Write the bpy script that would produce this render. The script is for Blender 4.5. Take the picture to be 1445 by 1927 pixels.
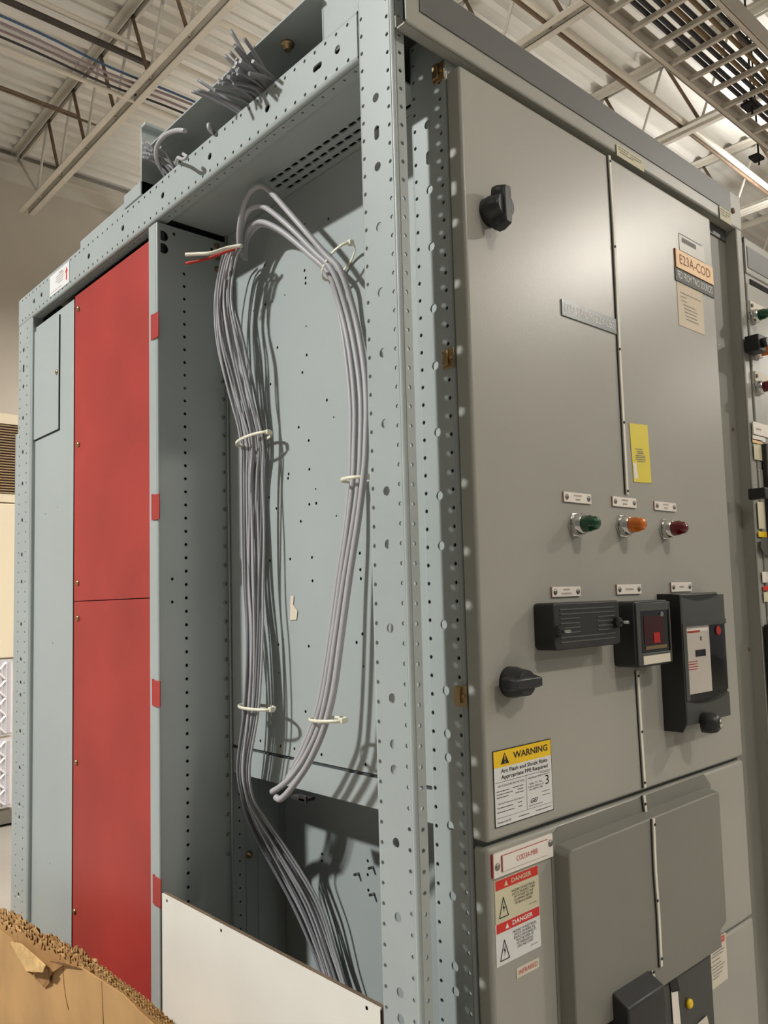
import bpy, bmesh, math, random
from mathutils import Vector, Matrix
from mathutils.geometry import delaunay_2d_cdt

random.seed(7)
for o in list(bpy.data.objects):
    bpy.data.objects.remove(o)
scene = bpy.context.scene
COL = scene.collection

# ------------------------------------------------------------------ camera
W, H = 1445.0, 1927.0
YAW, PIT, ROLL = 0.759511391, 0.0816558174, -0.0304483658
FPX, CX, CY = 1531.77237, 789.616046, 998.258531
_f = Vector((math.sin(YAW) * math.cos(PIT), math.cos(YAW) * math.cos(PIT), math.sin(PIT)))
_r = Vector((math.cos(YAW), -math.sin(YAW), 0))
_u = _r.cross(_f)
RGT = _r * math.cos(ROLL) + _u * math.sin(ROLL)
UPV = _u * math.cos(ROLL) - _r * math.sin(ROLL)
FWD = _f
CAM = Vector((-0.688, -0.7478, 1.5))

def ray(px, py):
    return RGT * ((px - CX) / FPX) - UPV * ((py - CY) / FPX) + FWD

def U(axis, val, px, py):
    """point where the pixel's line of sight meets the plane axis = val"""
    i = 'xyz'.index(axis)
    d = ray(px, py)
    return CAM + d * ((val - CAM[i]) / d[i])

cd = bpy.data.cameras.new('camera')
cam = bpy.data.objects.new('camera', cd)
COL.objects.link(cam)
cd.sensor_fit = 'HORIZONTAL'
cd.sensor_width = 36.0
cd.lens = FPX / W * 36.0
cd.shift_x = -(CX - W / 2) / W
cd.shift_y = (CY - H / 2) / W
cd.clip_start = 0.02
cam.matrix_world = Matrix.Translation(CAM) @ Matrix((RGT, UPV, -FWD)).transposed().to_4x4()
scene.camera = cam

# ------------------------------------------------------------------ world, exposure
world = bpy.data.worlds.new('room_light')
scene.world = world
world.use_nodes = True
bg = world.node_tree.nodes['Background']
bg.inputs[0].default_value = (1.0, 0.955, 0.89, 1)
bg.inputs[1].default_value = 0.19
scene.view_settings.view_transform = 'Standard'
scene.view_settings.look = 'None'
scene.view_settings.gamma = 1.0
scene.view_settings.use_curve_mapping = False
scene.view_settings.exposure = -0.22

# lamp positions (each is built as a pendant lamp further down): x, y, z, power, added ceiling fill
LAMPS = [(-3.1, 1.58, 4.24, 350, 34), (1.45, 1.75, 4.30, 140, 34), (4.9, -3.04, 4.24, 165, 34), (9.6, -3.04, 4.24, 150, 34),
         (6.1, 1.75, 4.24, 140, 34), (.2, -3.04, 4.24, 55, 34), (2.5, -6.2, 4.24, 90, 34), (4.3, 5.0, 4.24, 300, 34)]  # last three are unseen, added to brighten the door fronts and back wall

# ------------------------------------------------------------------ materials
def srgb(r, g, b):
    f = lambda c: (c / 255 / 12.92) if c / 255 <= .04045 else ((c / 255 + .055) / 1.055) ** 2.4
    return (f(r), f(g), f(b), 1)

MATS = {}
def mat(name, col, rough=.5, metal=0., noise=0., nscale=8., bump=0., bscale=200., spec=.5, coat=0., trans=0., emit=None, estr=0., alpha=1.):
    m = bpy.data.materials.new(name)
    m.use_nodes = True
    nt = m.node_tree
    b = nt.nodes['Principled BSDF']
    if len(col) == 3:
        col = srgb(*col)
    b.inputs['Base Color'].default_value = col
    b.inputs['Roughness'].default_value = rough
    b.inputs['Metallic'].default_value = metal
    b.inputs['Specular IOR Level'].default_value = spec
    b.inputs['Coat Weight'].default_value = coat
    b.inputs['Transmission Weight'].default_value = trans
    if emit:
        b.inputs['Emission Color'].default_value = srgb(*emit)
        b.inputs['Emission Strength'].default_value = estr
    if noise > 0 or bump > 0:
        tc = nt.nodes.new('ShaderNodeTexCoord')
    if noise > 0:
        n = nt.nodes.new('ShaderNodeTexNoise')
        n.inputs['Scale'].default_value = nscale
        n.inputs['Detail'].default_value = 6
        nt.links.new(tc.outputs['Object'], n.inputs['Vector'])
        r = nt.nodes.new('ShaderNodeValToRGB')
        r.color_ramp.elements[0].position = .3
        r.color_ramp.elements[1].position = .7
        lo = [c * (1 - noise) for c in col[:3]] + [1]
        hi = [min(1, c * (1 + noise)) for c in col[:3]] + [1]
        r.color_ramp.elements[0].color = lo
        r.color_ramp.elements[1].color = hi
        nt.links.new(n.outputs['Fac'], r.inputs['Fac'])
        nt.links.new(r.outputs['Color'], b.inputs['Base Color'])
    if bump > 0:
        n2 = nt.nodes.new('ShaderNodeTexNoise')
        n2.inputs['Scale'].default_value = bscale
        n2.inputs['Detail'].default_value = 3
        nt.links.new(tc.outputs['Object'], n2.inputs['Vector'])
        bp = nt.nodes.new('ShaderNodeBump')
        bp.inputs['Strength'].default_value = bump
        bp.inputs['Distance'].default_value = .002
        nt.links.new(n2.outputs['Fac'], bp.inputs['Height'])
        nt.links.new(bp.outputs['Normal'], b.inputs['Normal'])
    MATS[name] = m
    return m

mat('paint', (163, 170, 168), rough=.38, noise=.035, nscale=5, bump=.04, bscale=260)
mat('paint_warm_lit', (161, 160, 151), rough=.31, noise=.04, nscale=4, bump=.05, bscale=240, spec=.33)  # same paint as the side, with the warm front light put into its colour
mat('panel_paint', (165, 172, 170), rough=.42, noise=.03, nscale=3, bump=.03, bscale=220)
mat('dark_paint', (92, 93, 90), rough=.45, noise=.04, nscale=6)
mat('lower_paint', (126, 124, 116), rough=.5, noise=.04, nscale=5)
mat('red_paint', (163, 55, 49), rough=.45, noise=.12, nscale=5)
mat('white_panel', (226, 222, 212), rough=.5, noise=.03, nscale=7)
mat('black_plastic', (38, 38, 38), rough=.45, bump=.05, bscale=400)
mat('grey_plastic', (66, 67, 64), rough=.5)
mat('knob_plastic', (44, 44, 46), rough=.38)
mat('chrome', (215, 215, 212), rough=.12, metal=1)
mat('steel', (150, 148, 140), rough=.3, metal=1)
mat('brass', (176, 152, 112), rough=.32, metal=.9)
mat('cable', (174, 172, 174), rough=.45)
mat('cable_dark', (128, 128, 131), rough=.5)
mat('white_wire', (226, 220, 200), rough=.45)
mat('red_wire', (190, 50, 36), rough=.45)
mat('tie', (232, 228, 205), rough=.4)
mat('copper', (190, 150, 110), rough=.3, metal=.8)
mat('green_lens', (8, 78, 44), rough=.12, coat=.6, trans=.25)
mat('amber_lens', (226, 118, 12), rough=.12, coat=.6, trans=.25)
mat('red_lens', (112, 12, 16), rough=.12, coat=.6, trans=.25)
mat('red_glass', (58, 10, 14), rough=.1, coat=.5)
mat('red_flag', (170, 26, 20), rough=.4)
mat('window_glass', (20, 20, 22), rough=.05, coat=.8)
mat('clear_cover', (255, 255, 255), rough=.0, trans=1.0)
MATS['clear_cover'].node_tree.nodes['Principled BSDF'].inputs['IOR'].default_value = 1.08
mat('tag_white', (232, 226, 216), rough=.5)
mat('tag_beige', (214, 206, 188), rough=.5)
mat('label_white', (222, 222, 220), rough=.5)
mat('label_cream', (206, 200, 170), rough=.6)
mat('label_clear', (186, 182, 172), rough=.4)
mat('label_yellow', (238, 196, 24), rough=.45)
mat('tag_yellow', (222, 204, 62), rough=.5)
mat('label_red', (205, 44, 34), rough=.5)
mat('label_orange', (232, 192, 136), rough=.45)
mat('plate_grey', (88, 90, 88), rough=.5, spec=.25)
mat('plate_glossgrey', (112, 118, 118), rough=.28, spec=.4)
mat('ink_black', (24, 24, 24), rough=.6)
mat('ink_grey', (110, 108, 104), rough=.6)
mat('ink_faint', (168, 150, 142), rough=.6)
mat('ink_red', (196, 70, 58), rough=.6)
mat('ink_brown', (140, 72, 36), rough=.6)
mat('ink_white', (235, 232, 226), rough=.6)
mat('red_core', (170, 34, 34), rough=.5)
mat('strip_white', (226, 222, 208), rough=.5)
mat('dark_gap', (22, 22, 22), rough=.9)
mat('interior', (70, 74, 74), rough=.7)
mat('cardboard', (180, 140, 90), rough=.85, noise=.12, nscale=9, bump=.15, bscale=90)
mat('cardboard_torn', (205, 168, 112), rough=.9, noise=.2, nscale=40, bump=.3, bscale=150)
mat('cardboard_dark', (150, 112, 66), rough=.9, noise=.2, nscale=30)
mat('joist_paint', (208, 203, 192), rough=.6, noise=.08, nscale=3)
mat('deck_paint', (226, 223, 216), rough=.6, noise=.08, nscale=1.2)
mat('rust', (112, 92, 72), rough=.7, noise=.25, nscale=12)
mat('pipe_dark', (70, 60, 54), rough=.6, noise=.2, nscale=15)
mat('conduit', (214, 206, 190), rough=.5)
mat('wall_paint', (196, 188, 176), rough=.8, noise=.05, nscale=1.5, bump=.1, bscale=60)
mat('floor_concrete', (146, 140, 132), rough=.55, noise=.1, nscale=1.4)
mat('data_blue', (58, 84, 120), rough=.5)
mat('data_mauve', (150, 130, 132), rough=.5)
mat('data_white', (205, 205, 205), rough=.5)
mat('power_cable', (48, 46, 50), rough=.5)
mat('power_brown', (120, 98, 70), rough=.6)
mat('tray_metal', (190, 182, 170), rough=.45, noise=.06, nscale=4)
mat('unit_beige', (222, 208, 182), rough=.55)
mat('grille_brown', (150, 124, 92), rough=.6)
mat('filter_white', (240, 236, 236), rough=.8)
mat('filter_pleat', (200, 196, 200), rough=.9)
mat('lamp_glow', (255, 250, 240), emit=(255, 248, 236), estr=18)
mat('lamp_housing', (205, 205, 200), rough=.4)
mat('paper', (218, 206, 184), rough=.8)

# ------------------------------------------------------------------ object helpers
WLOC = {}
def tag(o, label=None, cat=None, group=None, kind=None):
    if label: o['label'] = label
    if cat: o['category'] = cat
    if group: o['group'] = group
    if kind: o['kind'] = kind
    return o

def thing(name, label, cat, loc=(0, 0, 0), group=None):
    o = bpy.data.objects.new(name, None)
    COL.objects.link(o)
    o.location = loc
    o.empty_display_size = .1
    WLOC[o.name] = Vector(loc)
    return tag(o, label, cat, group)

def link(name, me, parent=None, label=None, loc=None):
    """loc None: mesh is in world coordinates"""
    o = bpy.data.objects.new(name, me)
    COL.objects.link(o)
    w = Vector(loc) if loc is not None else Vector((0, 0, 0))
    if parent:
        o.parent = parent
        o.location = w - WLOC[parent.name]
    else:
        o.location = w
    WLOC[o.name] = w
    if label: o['label'] = label
    return o

class MB:
    def __init__(self):
        self.v = []; self.f = []; self.mi = []; self.sm = []
    def add(self, vs, fs, mi=0, smooth=False):
        n = len(self.v)
        self.v += [tuple(p) for p in vs]
        for q in fs:
            self.f.append([i + n for i in q]); self.mi.append(mi); self.sm.append(smooth)
        return self
    def box(self, a, b, mi=0):
        x0, x1 = sorted((a[0], b[0])); y0, y1 = sorted((a[1], b[1])); z0, z1 = sorted((a[2], b[2]))
        vs = [(x, y, z) for x in (x0, x1) for y in (y0, y1) for z in (z0, z1)]
        return self.add(vs, [(0, 1, 3, 2), (4, 6, 7, 5), (0, 4, 5, 1), (2, 3, 7, 6), (0, 2, 6, 4), (1, 5, 7, 3)], mi)
    def prism(self, poly, axis, a, b, mi=0, smooth=False):
        """polygon in the plane across axis, extruded along axis from a to b; poly coords are the two other axes in xyz order"""
        def P(p, c):
            if axis == 'x': return (c, p[0], p[1])
            if axis == 'y': return (p[0], c, p[1])
            return (p[0], p[1], c)
        n = len(poly)
        vs = [P(p, a) for p in poly] + [P(p, b) for p in poly]
        fs = [tuple(range(n))[::-1], tuple(range(n, 2 * n))]
        self.add(vs, fs, mi)
        self.add(vs, [(i, (i + 1) % n, (i + 1) % n + n, i + n) for i in range(n)], mi, smooth)
        return self
    def tube(self, pts, r, n=8, mi=0, cap=True, closed=False):
        pts = [Vector(p) for p in pts]
        m = len(pts)
        rs = r if isinstance(r, (list, tuple)) else [r] * m
        vs = []
        up = None
        for i in range(m):
            if closed:
                t = (pts[(i + 1) % m] - pts[i - 1])
            else:
                t = pts[min(i + 1, m - 1)] - pts[max(i - 1, 0)]
            t.normalize()
            if up is None:
                up = Vector((0, 0, 1)) if abs(t.z) < .9 else Vector((1, 0, 0))
            s = t.cross(up)
            if s.length < 1e-6:
                s = t.cross(Vector((1, 0, 0)))
            s.normalize()
            up = s.cross(t).normalized()
            for k in range(n):
                a = 2 * math.pi * k / n
                vs.append(pts[i] + (s * math.cos(a) + up * math.sin(a)) * rs[i])
        fs = []
        for i in range(m if closed else m - 1):
            j = (i + 1) % m
            for k in range(n):
                l = (k + 1) % n
                fs.append((i * n + k, i * n + l, j * n + l, j * n + k))
        self.add(vs, fs, mi, True)
        if cap and not closed:
            self.add(vs[:n], [tuple(range(n))[::-1]], mi)
            self.add(vs[-n:], [tuple(range(n))], mi)
        return self
    def lathe(self, prof, origin, axis, n=20, mi=0, smooth=True):
        """prof: list of (radius, distance along axis)"""
        ax = Vector(axis).normalized()
        s = ax.cross(Vector((0, 0, 1)) if abs(ax.z) < .9 else Vector((1, 0, 0))).normalized()
        t = ax.cross(s)
        o = Vector(origin)
        vs = []
        for r, d in prof:
            for k in range(n):
                a = 2 * math.pi * k / n
                vs.append(o + ax * d + (s * math.cos(a) + t * math.sin(a)) * r)
        fs = []
        for i in range(len(prof) - 1):
            for k in range(n):
                l = (k + 1) % n
                fs.append((i * n + k, i * n + l, (i + 1) * n + l, (i + 1) * n + k))
        self.add(vs, fs, mi, smooth)
        if prof[0][0] > 1e-5: self.add(vs[:n], [tuple(range(n))[::-1]], mi)
        if prof[-1][0] > 1e-5: self.add(vs[-n:], [tuple(range(n))], mi)
        return self
    def mesh(self, name, mats):
        me = bpy.data.meshes.new(name)
        me.from_pydata(self.v, [], self.f)
        for m in (mats if isinstance(mats, (list, tuple)) else [mats]):
            me.materials.append(MATS[m])
        me.polygons.foreach_set('material_index', self.mi)
        me.polygons.foreach_set('use_smooth', self.sm)
        bm = bmesh.new(); bm.from_mesh(me)
        bmesh.ops.remove_doubles(bm, verts=bm.verts, dist=1e-6)
        bmesh.ops.recalc_face_normals(bm, faces=bm.faces)
        bm.to_mesh(me); bm.free()
        me.update()
        return me
    def build(self, name, mats, parent=None, label=None, loc=None, bevel=0., seg=2):
        me = self.mesh(name, mats)
        o = link(name, me, parent, label, loc)
        if bevel > 0:
            md = o.modifiers.new('bevel', 'BEVEL')
            md.width = bevel; md.segments = seg; md.limit_method = 'ANGLE'; md.angle_limit = math.radians(40)
            me.shade_smooth() if hasattr(me, 'shade_smooth') else None
            if hasattr(me, 'set_sharp_from_angle'):
                me.set_sharp_from_angle(angle=math.radians(35))
            md.harden_normals = False
        return o

def smooth_path(pts, n=6):
    pts = [Vector(p) for p in pts]
    out = []
    m = len(pts)
    for i in range(m - 1):
        p0 = pts[max(i - 1, 0)]; p1 = pts[i]; p2 = pts[i + 1]; p3 = pts[min(i + 2, m - 1)]
        for k in range(n):
            t = k / n
            out.append(.5 * ((2 * p1) + (p2 - p0) * t + (2 * p0 - 5 * p1 + 4 * p2 - p3) * t * t + (3 * p1 - p0 - 3 * p2 + p3) * t ** 3))
    out.append(pts[-1])
    return out

def hole_poly(cx, cy, r, slot=0., n=10, vert=True):
    out = []
    for k in range(n):
        a = 2 * math.pi * (k + .5) / n
        x, y = math.cos(a) * r, math.sin(a) * r
        if slot:
            if vert: y += slot / 2 if y > 0 else -slot / 2
            else: x += slot / 2 if x > 0 else -slot / 2
        out.append((cx + x, cy + y))
    return out

def sheet2d(a0, a1, b0, b1, holes):
    """triangulated rectangle with holes; returns verts, tris, boundary loops"""
    vs = [(a0, b0), (a1, b0), (a1, b1), (a0, b1)]
    loops = [[0, 1, 2, 3]]
    for h in holes:
        n = len(vs)
        vs += h
        loops.append(list(range(n, n + len(h))))
    edges = [(l[i], l[(i + 1) % len(l)]) for l in loops for i in range(len(l))]
    if not holes:
        return vs, [(0, 1, 2, 3)], loops
    r = delaunay_2d_cdt([Vector(v) for v in vs], edges, [], 0, 1e-7)
    ov, oe, of, ove = r[0], r[1], r[2], r[3]
    # drop triangles inside holes: all three source verts in the same hole loop
    owner = {}
    for li, l in enumerate(loops):
        for i in l: owner[i] = li
    vo = [owner[o[0]] if o else 0 for o in ove]
    tris = []
    for t in of:
        k = {vo[i] for i in t}
        if len(k) == 1 and 0 not in k: continue
        tris.append(tuple(t))
    inv = {}
    for i, o in enumerate(ove):
        for s in o: inv[s] = i
    loops = [[inv[i] for i in l] for l in loops]
    return [tuple(v) for v in ov], tris, loops

def folded(mb, axis, prof, l0, l1, holes=None, r=.006, t=.0022, side=1, mi=0, seg=5):
    """sheet metal: profile polyline across the axis, folded with radius r; holes[i] = list of 2d polys (s along segment i, l along axis)"""
    holes = holes or {}
    def P(p, l):
        if axis == 'x': return (l, p[0], p[1])
        if axis == 'y': return (p[0], l, p[1])
        return (p[0], p[1], l)
    pr = [Vector(p) for p in prof]
    n = len(pr)
    dirs = [(pr[i + 1] - pr[i]).normalized() for i in range(n - 1)]
    nor = [Vector((-d.y, d.x)) * side for d in dirs]
    for i in range(n - 1):
        L = (pr[i + 1] - pr[i]).length
        s0 = r if i > 0 else 0
        s1 = L - (r if i < n - 2 else 0)
        vs, fs, loops = sheet2d(s0, s1, l0, l1, holes.get(i, []))
        A = [P(pr[i] + dirs[i] * v[0], v[1]) for v in vs]
        B = [P(pr[i] + dirs[i] * v[0] + nor[i] * t, v[1]) for v in vs]
        m = len(A)
        mb.add(A + B, [f for f in fs] + [tuple(j + m for j in f)[::-1] for f in fs], mi)
        for lp in loops:
            k = len(lp)
            mb.add(A + B, [(lp[j], lp[(j + 1) % k], lp[(j + 1) % k] + m, lp[j] + m) for j in range(k)], mi)
    for i in range(1, n - 1):
        a = pr[i] - dirs[i - 1] * r; b = pr[i] + dirs[i] * r
        arc = []; arc2 = []
        for k in range(seg + 1):
            u = k / seg
            # quadratic approximates the round fold
            q = a * (1 - u) ** 2 + pr[i] * 2 * u * (1 - u) + b * u * u
            nn = (nor[i - 1] * (1 - u) + nor[i] * u).normalized()
            arc.append(q); arc2.append(q + nn * t)
        vs = [P(q, l) for q in arc for l in (l0, l1)]
        mb.add(vs, [(2 * k, 2 * k + 1, 2 * k + 3, 2 * k + 2) for k in range(seg)], mi, True)
        vs2 = [P(q, l) for q in arc2 for l in (l0, l1)]
        mb.add(vs2, [(2 * k, 2 * k + 2, 2 * k + 3, 2 * k + 1) for k in range(seg)], mi, True)
    return mb

def text_mesh(s, height, width=None, bold=False, shear=0., extr=0., align='CENTER', spacing=1.0):
    """flat lettering in local x (right) / y (up), cap height = height, centred; optional total width"""
    cu = bpy.data.curves.new('lettering', 'FONT')
    cu.body = s
    cu.align_x = align
    cu.align_y = 'CENTER'
    cu.size = height / .7
    cu.space_line = .95 * spacing
    cu.shear = shear
    cu.resolution_u = 2
    if bold: cu.offset = height * .03
    ob = bpy.data.objects.new('lettering', cu)
    COL.objects.link(ob)
    bpy.context.view_layer.update()
    me = bpy.data.meshes.new_from_object(ob)
    bpy.data.objects.remove(ob)
    bpy.data.curves.remove(cu)
    vs = [v.co.copy() for v in me.vertices]
    fs = [tuple(p.vertices) for p in me.polygons]
    bpy.data.meshes.remove(me)
    if width and vs:
        x0 = min(v.x for v in vs); x1 = max(v.x for v in vs)
        k = width / max(1e-6, x1 - x0); c = (x0 + x1) / 2
        for v in vs: v.x = (v.x - c) * k
    return vs, fs

def place_text(mb, s, height, cx, cz, plane, width=None, face='front', mi=0, **kw):
    vs, fs = text_mesh(s, height, width, **kw)
    if face == 'front':
        P = [(cx + v.x, plane, cz + v.y) for v in vs]
    else:           # on a surface facing -x: right in view is -y
        P = [(plane, cx - v.x, cz + v.y) for v in vs]
    mb.add(P, fs, mi)
    return mb

# ================================================================== SETTING
def struct(o):
    o['kind'] = 'structure'
    return o

struct(MB().box((-9, -9, -.1), (18, 8, 0)).build('floor', 'floor_concrete'))
struct(MB().box((-9, 6.95, 0), (18, 7.15, 5.72)).build('wall_back', 'wall_paint'))

# corrugated roof deck: ribs run along x
mb = MB()
DZ, PITCH = 5.66, .1524
ys = []
y = -9.0
prof = []
while y < 6.95:
    prof += [(y, DZ), (y + .055, DZ), (y + .075, DZ + .045), (y + .13, DZ + .045)]
    y += PITCH
n = len(prof)
vs = [(-9, p[0], p[1]) for p in prof] + [(18, p[0], p[1]) for p in prof]
mb.add(vs, [(i, i + 1, i + 1 + n, i + n) for i in range(n - 1)])
struct(mb.build('ceiling', 'deck_paint'))
struct(MB().box((-9, 6.86, 5.52), (18, 6.95, 5.60)).box((-9, 6.91, 5.40), (18, 6.95, 5.52)).build('trim_1', 'joist_paint'))
struct(MB().box((-9, 6.935, 2.96), (18, 6.95, 2.99)).build('trim_shade_line', 'joist_paint'))  # strip added to draw a shading line on the back wall

# ---------------------------------------------------------------- roof joists
JX = [1.64, 3.28, 4.98, 6.66, 8.34, 10.02, 11.7]
jl = ['open-web steel roof joist nearest the back wall corner on the left', 'open-web steel roof joist directly above the cornice',
      'third open-web roof joist crossing below the cable tray end', 'fourth open-web roof joist counted from the left',
      'fifth open-web roof joist counted from the left', 'sixth open-web roof joist counted from the left', 'farthest open-web roof joist on the right']
chord_b = MB()
chord_t = MB()
Y0, Y1 = -4.0, 6.9
for s in (-1, 1):
    a, b = (s * .016, s * .066)
    chord_b.box((a, Y0, 5.0), (b, Y1 - .25, 5.006)).box((a, Y0, 5.0), (a + s * .006, Y1 - .25, 5.05))
    chord_t.box((a, Y0, 5.648), (b, Y1, 5.654)).box((a, Y0, 5.60), (a + s * .006, Y1, 5.654))
cbm = chord_b.mesh('bottom_chord', 'joist_paint')
ctm = chord_t.mesh('top_chord', 'joist_paint')
WP = .55
w1 = MB().tube([(0, 0, 5.02), (0, WP / 2, 5.63)], .013, 6).mesh('web_bar', 'rust')
w2 = MB().tube([(0, WP / 2, 5.63), (0, WP, 5.02)], .011, 6).mesh('web_bar', 'joist_paint')
for i, x in enumerate(JX):
    j = thing('roof_joist', jl[i], 'joist', (x, 0, 5.0), 'roof joists')
    for nm, me in (('bottom_chord', cbm), ('top_chord', ctm)):
        o = link(nm, me, j, loc=(x, 0, 0))
    k = 0
    y = 4.198 - 9 * WP
    while y + WP < 6.7:
        if y > -2.2 or i == 0:
            link('web_bar', w1, j, loc=(x, y, 0)); link('web_bar', w2, j, loc=(x, y, 0))
        y += WP
    # end seat diagonal at the wall
    link('seat_bar', MB().tube([(x, Y1 - .02, 5.6), (x, Y1 - .6, 5.02)], .012, 6).mesh('seat_bar', 'joist_paint'), j)

# ---------------------------------------------------------------- pipes, conduits and data cables below the deck
def run_x(name, mt, x0, x1, y, z, r, label, cat, group=None, dy=0, n=8, sag=0):
    pts = [(x0 + (x1 - x0) * k / 8, y + dy * k / 8, z - sag * math.sin(math.pi * k / 8)) for k in range(9)]
    o = MB().tube(pts, r, n).build(name, mt)
    return tag(o, label, cat, group)

run_x('sprinkler_pipe', 'pipe_dark', -4, 1.9, 4.43, 5.30, .022, 'dark rusty pipe crossing the joist at upper left', 'pipe', dy=.02)
run_x('conduit', 'conduit', -4, 3.1, 4.40, 5.36, .018, 'pale conduit running just above the dark rusty pipe', 'conduit')
run_x('conduit', 'conduit', -4, 3.2, 3.86, 5.40, .024, 'pale conduit near the top edge above the left joist', 'conduit')
run_x('conduit', 'conduit', -4, 3.2, 4.49, 5.012, .016, 'pale conduit under the blue and mauve data cables', 'conduit')
dl = [('data_blue', 'blue data cable, uppermost of the ceiling bundle', 4.33, 5.09), ('data_mauve', 'mauve data cable in the middle of the ceiling bundle', 4.36, 5.075),
      ('data_white', 'white data cable in the ceiling bundle', 4.388, 5.085), ('data_mauve', 'lower mauve data cable of the ceiling bundle', 4.414, 5.06),
      ('power_cable', 'thin black cable lowest of the ceiling bundle', 4.446, 5.045)]
for k, (m, l, y, z) in enumerate(dl):
    pts = [Vector((-3 + 6.2 * q / 14, y + .005 * math.sin(q * 1.3 + k), z + .006 * math.sin(q * .9 + 2 * k) - .02 * (q % 3 == 1))) for q in range(15)]
    tag(MB().tube(smooth_path(pts, 4), .008, 6).build('data_cable', m), l, 'cable', 'data cables under the roof')
for k, (y, z) in enumerate(((5.62, 5.45), (5.25, 5.2))):
    run_x('bridging_rod', 'rust', -4, 1.7, y, z, .009, ['thin bridging rod between joist and wall, upper one', 'thin bridging rod nearer the camera, lower one'][k], 'rod')
run_x('strut_rail', 'conduit', 2.6, 9.0, 2.07, 5.04, .022, 'long pale conduit crossing above the cornice', 'conduit', dy=.08)
run_x('strut_rail', 'rust', 2.6, 9.0, 2.11, 5.03, .014, 'rusty pipe beside the long pale conduit', 'pipe', dy=.08)
run_x('roof_pipe', 'pipe_dark', 3.3, 12, 3.3, 5.2, .05, 'dark pipe high on the right behind the cable tray', 'pipe')
run_x('roof_pipe', 'rust', 6.3, 12, 2.9, 4.9, .04, 'rusty thick pipe beyond the end of the cornice', 'pipe')

# ---------------------------------------------------------------- ladder cable tray
TZ = 4.55
ra = [U('z', TZ, 1128, 0), U('z', TZ, 1429, 291)]
rb = [U('z', TZ, 1357, 0), U('z', TZ, 1445, 93)]
ya = (ra[0].y + ra[1].y) / 2; yb = (rb[0].y + rb[1].y) / 2
tray = thing('cable_tray', 'pale ladder cable tray hanging under the roof', 'cable tray', (ra[0].x, ya, TZ))
TX0, TX1 = ra[0].x - 1.0, ra[1].x + .12
for y, s in ((ya, 1), (yb, -1)):
    m_ = MB().box((TX0, y - .004, TZ), (TX1, y + .004, TZ + .11)).box((TX0, y, TZ), (TX1, y - s * .03, TZ + .004)).box((TX0, y, TZ + .106), (TX1, y - s * .03, TZ + .11))
    m_.build('rail', 'tray_metal', tray)
rung = MB().box((-.011, min(ya, yb), 0), (.011, max(ya, yb), .028)).mesh('rung', 'tray_metal')
x = TX0 + .05
while x < TX1:
    link('rung', rung, tray, loc=(x, 0, TZ + .004))
    x += .216
for k, f in enumerate((.28, .355, .47, .545, .62, .73, .83, .905)):
    y = ya + (yb - ya) * f
    pts = [(TX0 + (TX1 + .3 - TX0) * q / 12, y + .001 * math.sin(q + k), TZ + .047) for q in range(13)]
    tag(MB().tube(smooth_path(pts, 3), .0135, 8).build('power_cable', 'power_brown' if k in (3, 5) else 'power_cable'),
        ['black power cable nearest the left rail of the ladder tray', 'second black power cable from the left rail of the ladder tray', 'third cable from the left rail of the ladder tray, black',
         'brown jacketed cable in the middle of the ladder tray', 'fifth cable from the left rail of the ladder tray, black', 'brown jacketed cable right of the tray middle',
         'black power cable second from the right rail of the ladder tray', 'black power cable nearest the right rail of the ladder tray'][k], 'cable', 'power cables on the cable tray')
for k, (px, py) in enumerate(((1414, 192), (1427, 290))):
    p = U('z', TZ + .0, px, py)
    h = thing('tray_hanger', ['black rod hanger over the tray middle', 'black hanger bracket at the end of the tray'][k], 'hanger', (p.x, p.y, TZ), 'tray hangers')
    MB().tube([(p.x, p.y, TZ - .08), (p.x, p.y, 5.6)], .007, 6).build('rod', 'dark_gap', h)
    MB().box((p.x - .05, p.y - .02, TZ - .03), (p.x + .05, p.y + .05, TZ - .012)).build('trapeze', 'dark_gap', h)

# ---------------------------------------------------------------- pendant lamps
ll = ['round pendant lamp on the left, lighting the open side', 'round pendant lamp above the cabinet top', 'round pendant lamp in front of the cabinet doors',
      'round pendant lamp farthest to the right', 'round pendant lamp behind the right-hand joists',
      'added fill lamp straight in front of the upper door', 'added fill lamp farthest in front of the cabinet', 'added fill lamp near the back wall']
for i, (x, y, z, p, up) in enumerate(LAMPS):
    t = thing('pendant_lamp', ll[i], 'lamp', (x, y, z), 'pendant lamps')
    MB().lathe([(.06, .16), (.10, .10), (.19, .03), (.205, .0), (.19, .004), (.17, .02)], (x, y, z + .02), (0, 0, 1), 24).build('reflector', 'lamp_housing', t)
    MB().lathe([(0.001, .012), (.17, .012)], (x, y, z + .012), (0, 0, 1), 24).build('lens', 'lamp_glow', t)
    MB().tube([(x, y, z + .17), (x, y, 5.66)], .006, 6).build('stem', 'lamp_housing', t)
    ld = bpy.data.lights.new('lamp_light', 'AREA')
    ld.shape = 'DISK'; ld.size = .26; ld.energy = p
    ld.color = (.975, .99, .985) if i == 0 else (1, .955, .885)
    lo = bpy.data.objects.new('lamp_light', ld)
    COL.objects.link(lo); lo.parent = t; lo.location = (0, 0, .005)
    ud = bpy.data.lights.new('ceiling_fill', 'AREA')  # upward light added to brighten the roof deck
    ud.shape = 'DISK'; ud.size = .3; ud.energy = up; ud.color = (1, .985, .955)
    uo = bpy.data.objects.new('ceiling_fill', ud)
    COL.objects.link(uo); uo.parent = t; uo.location = (0, 0, .26); uo.rotation_euler = (math.pi, 0, 0)

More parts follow.
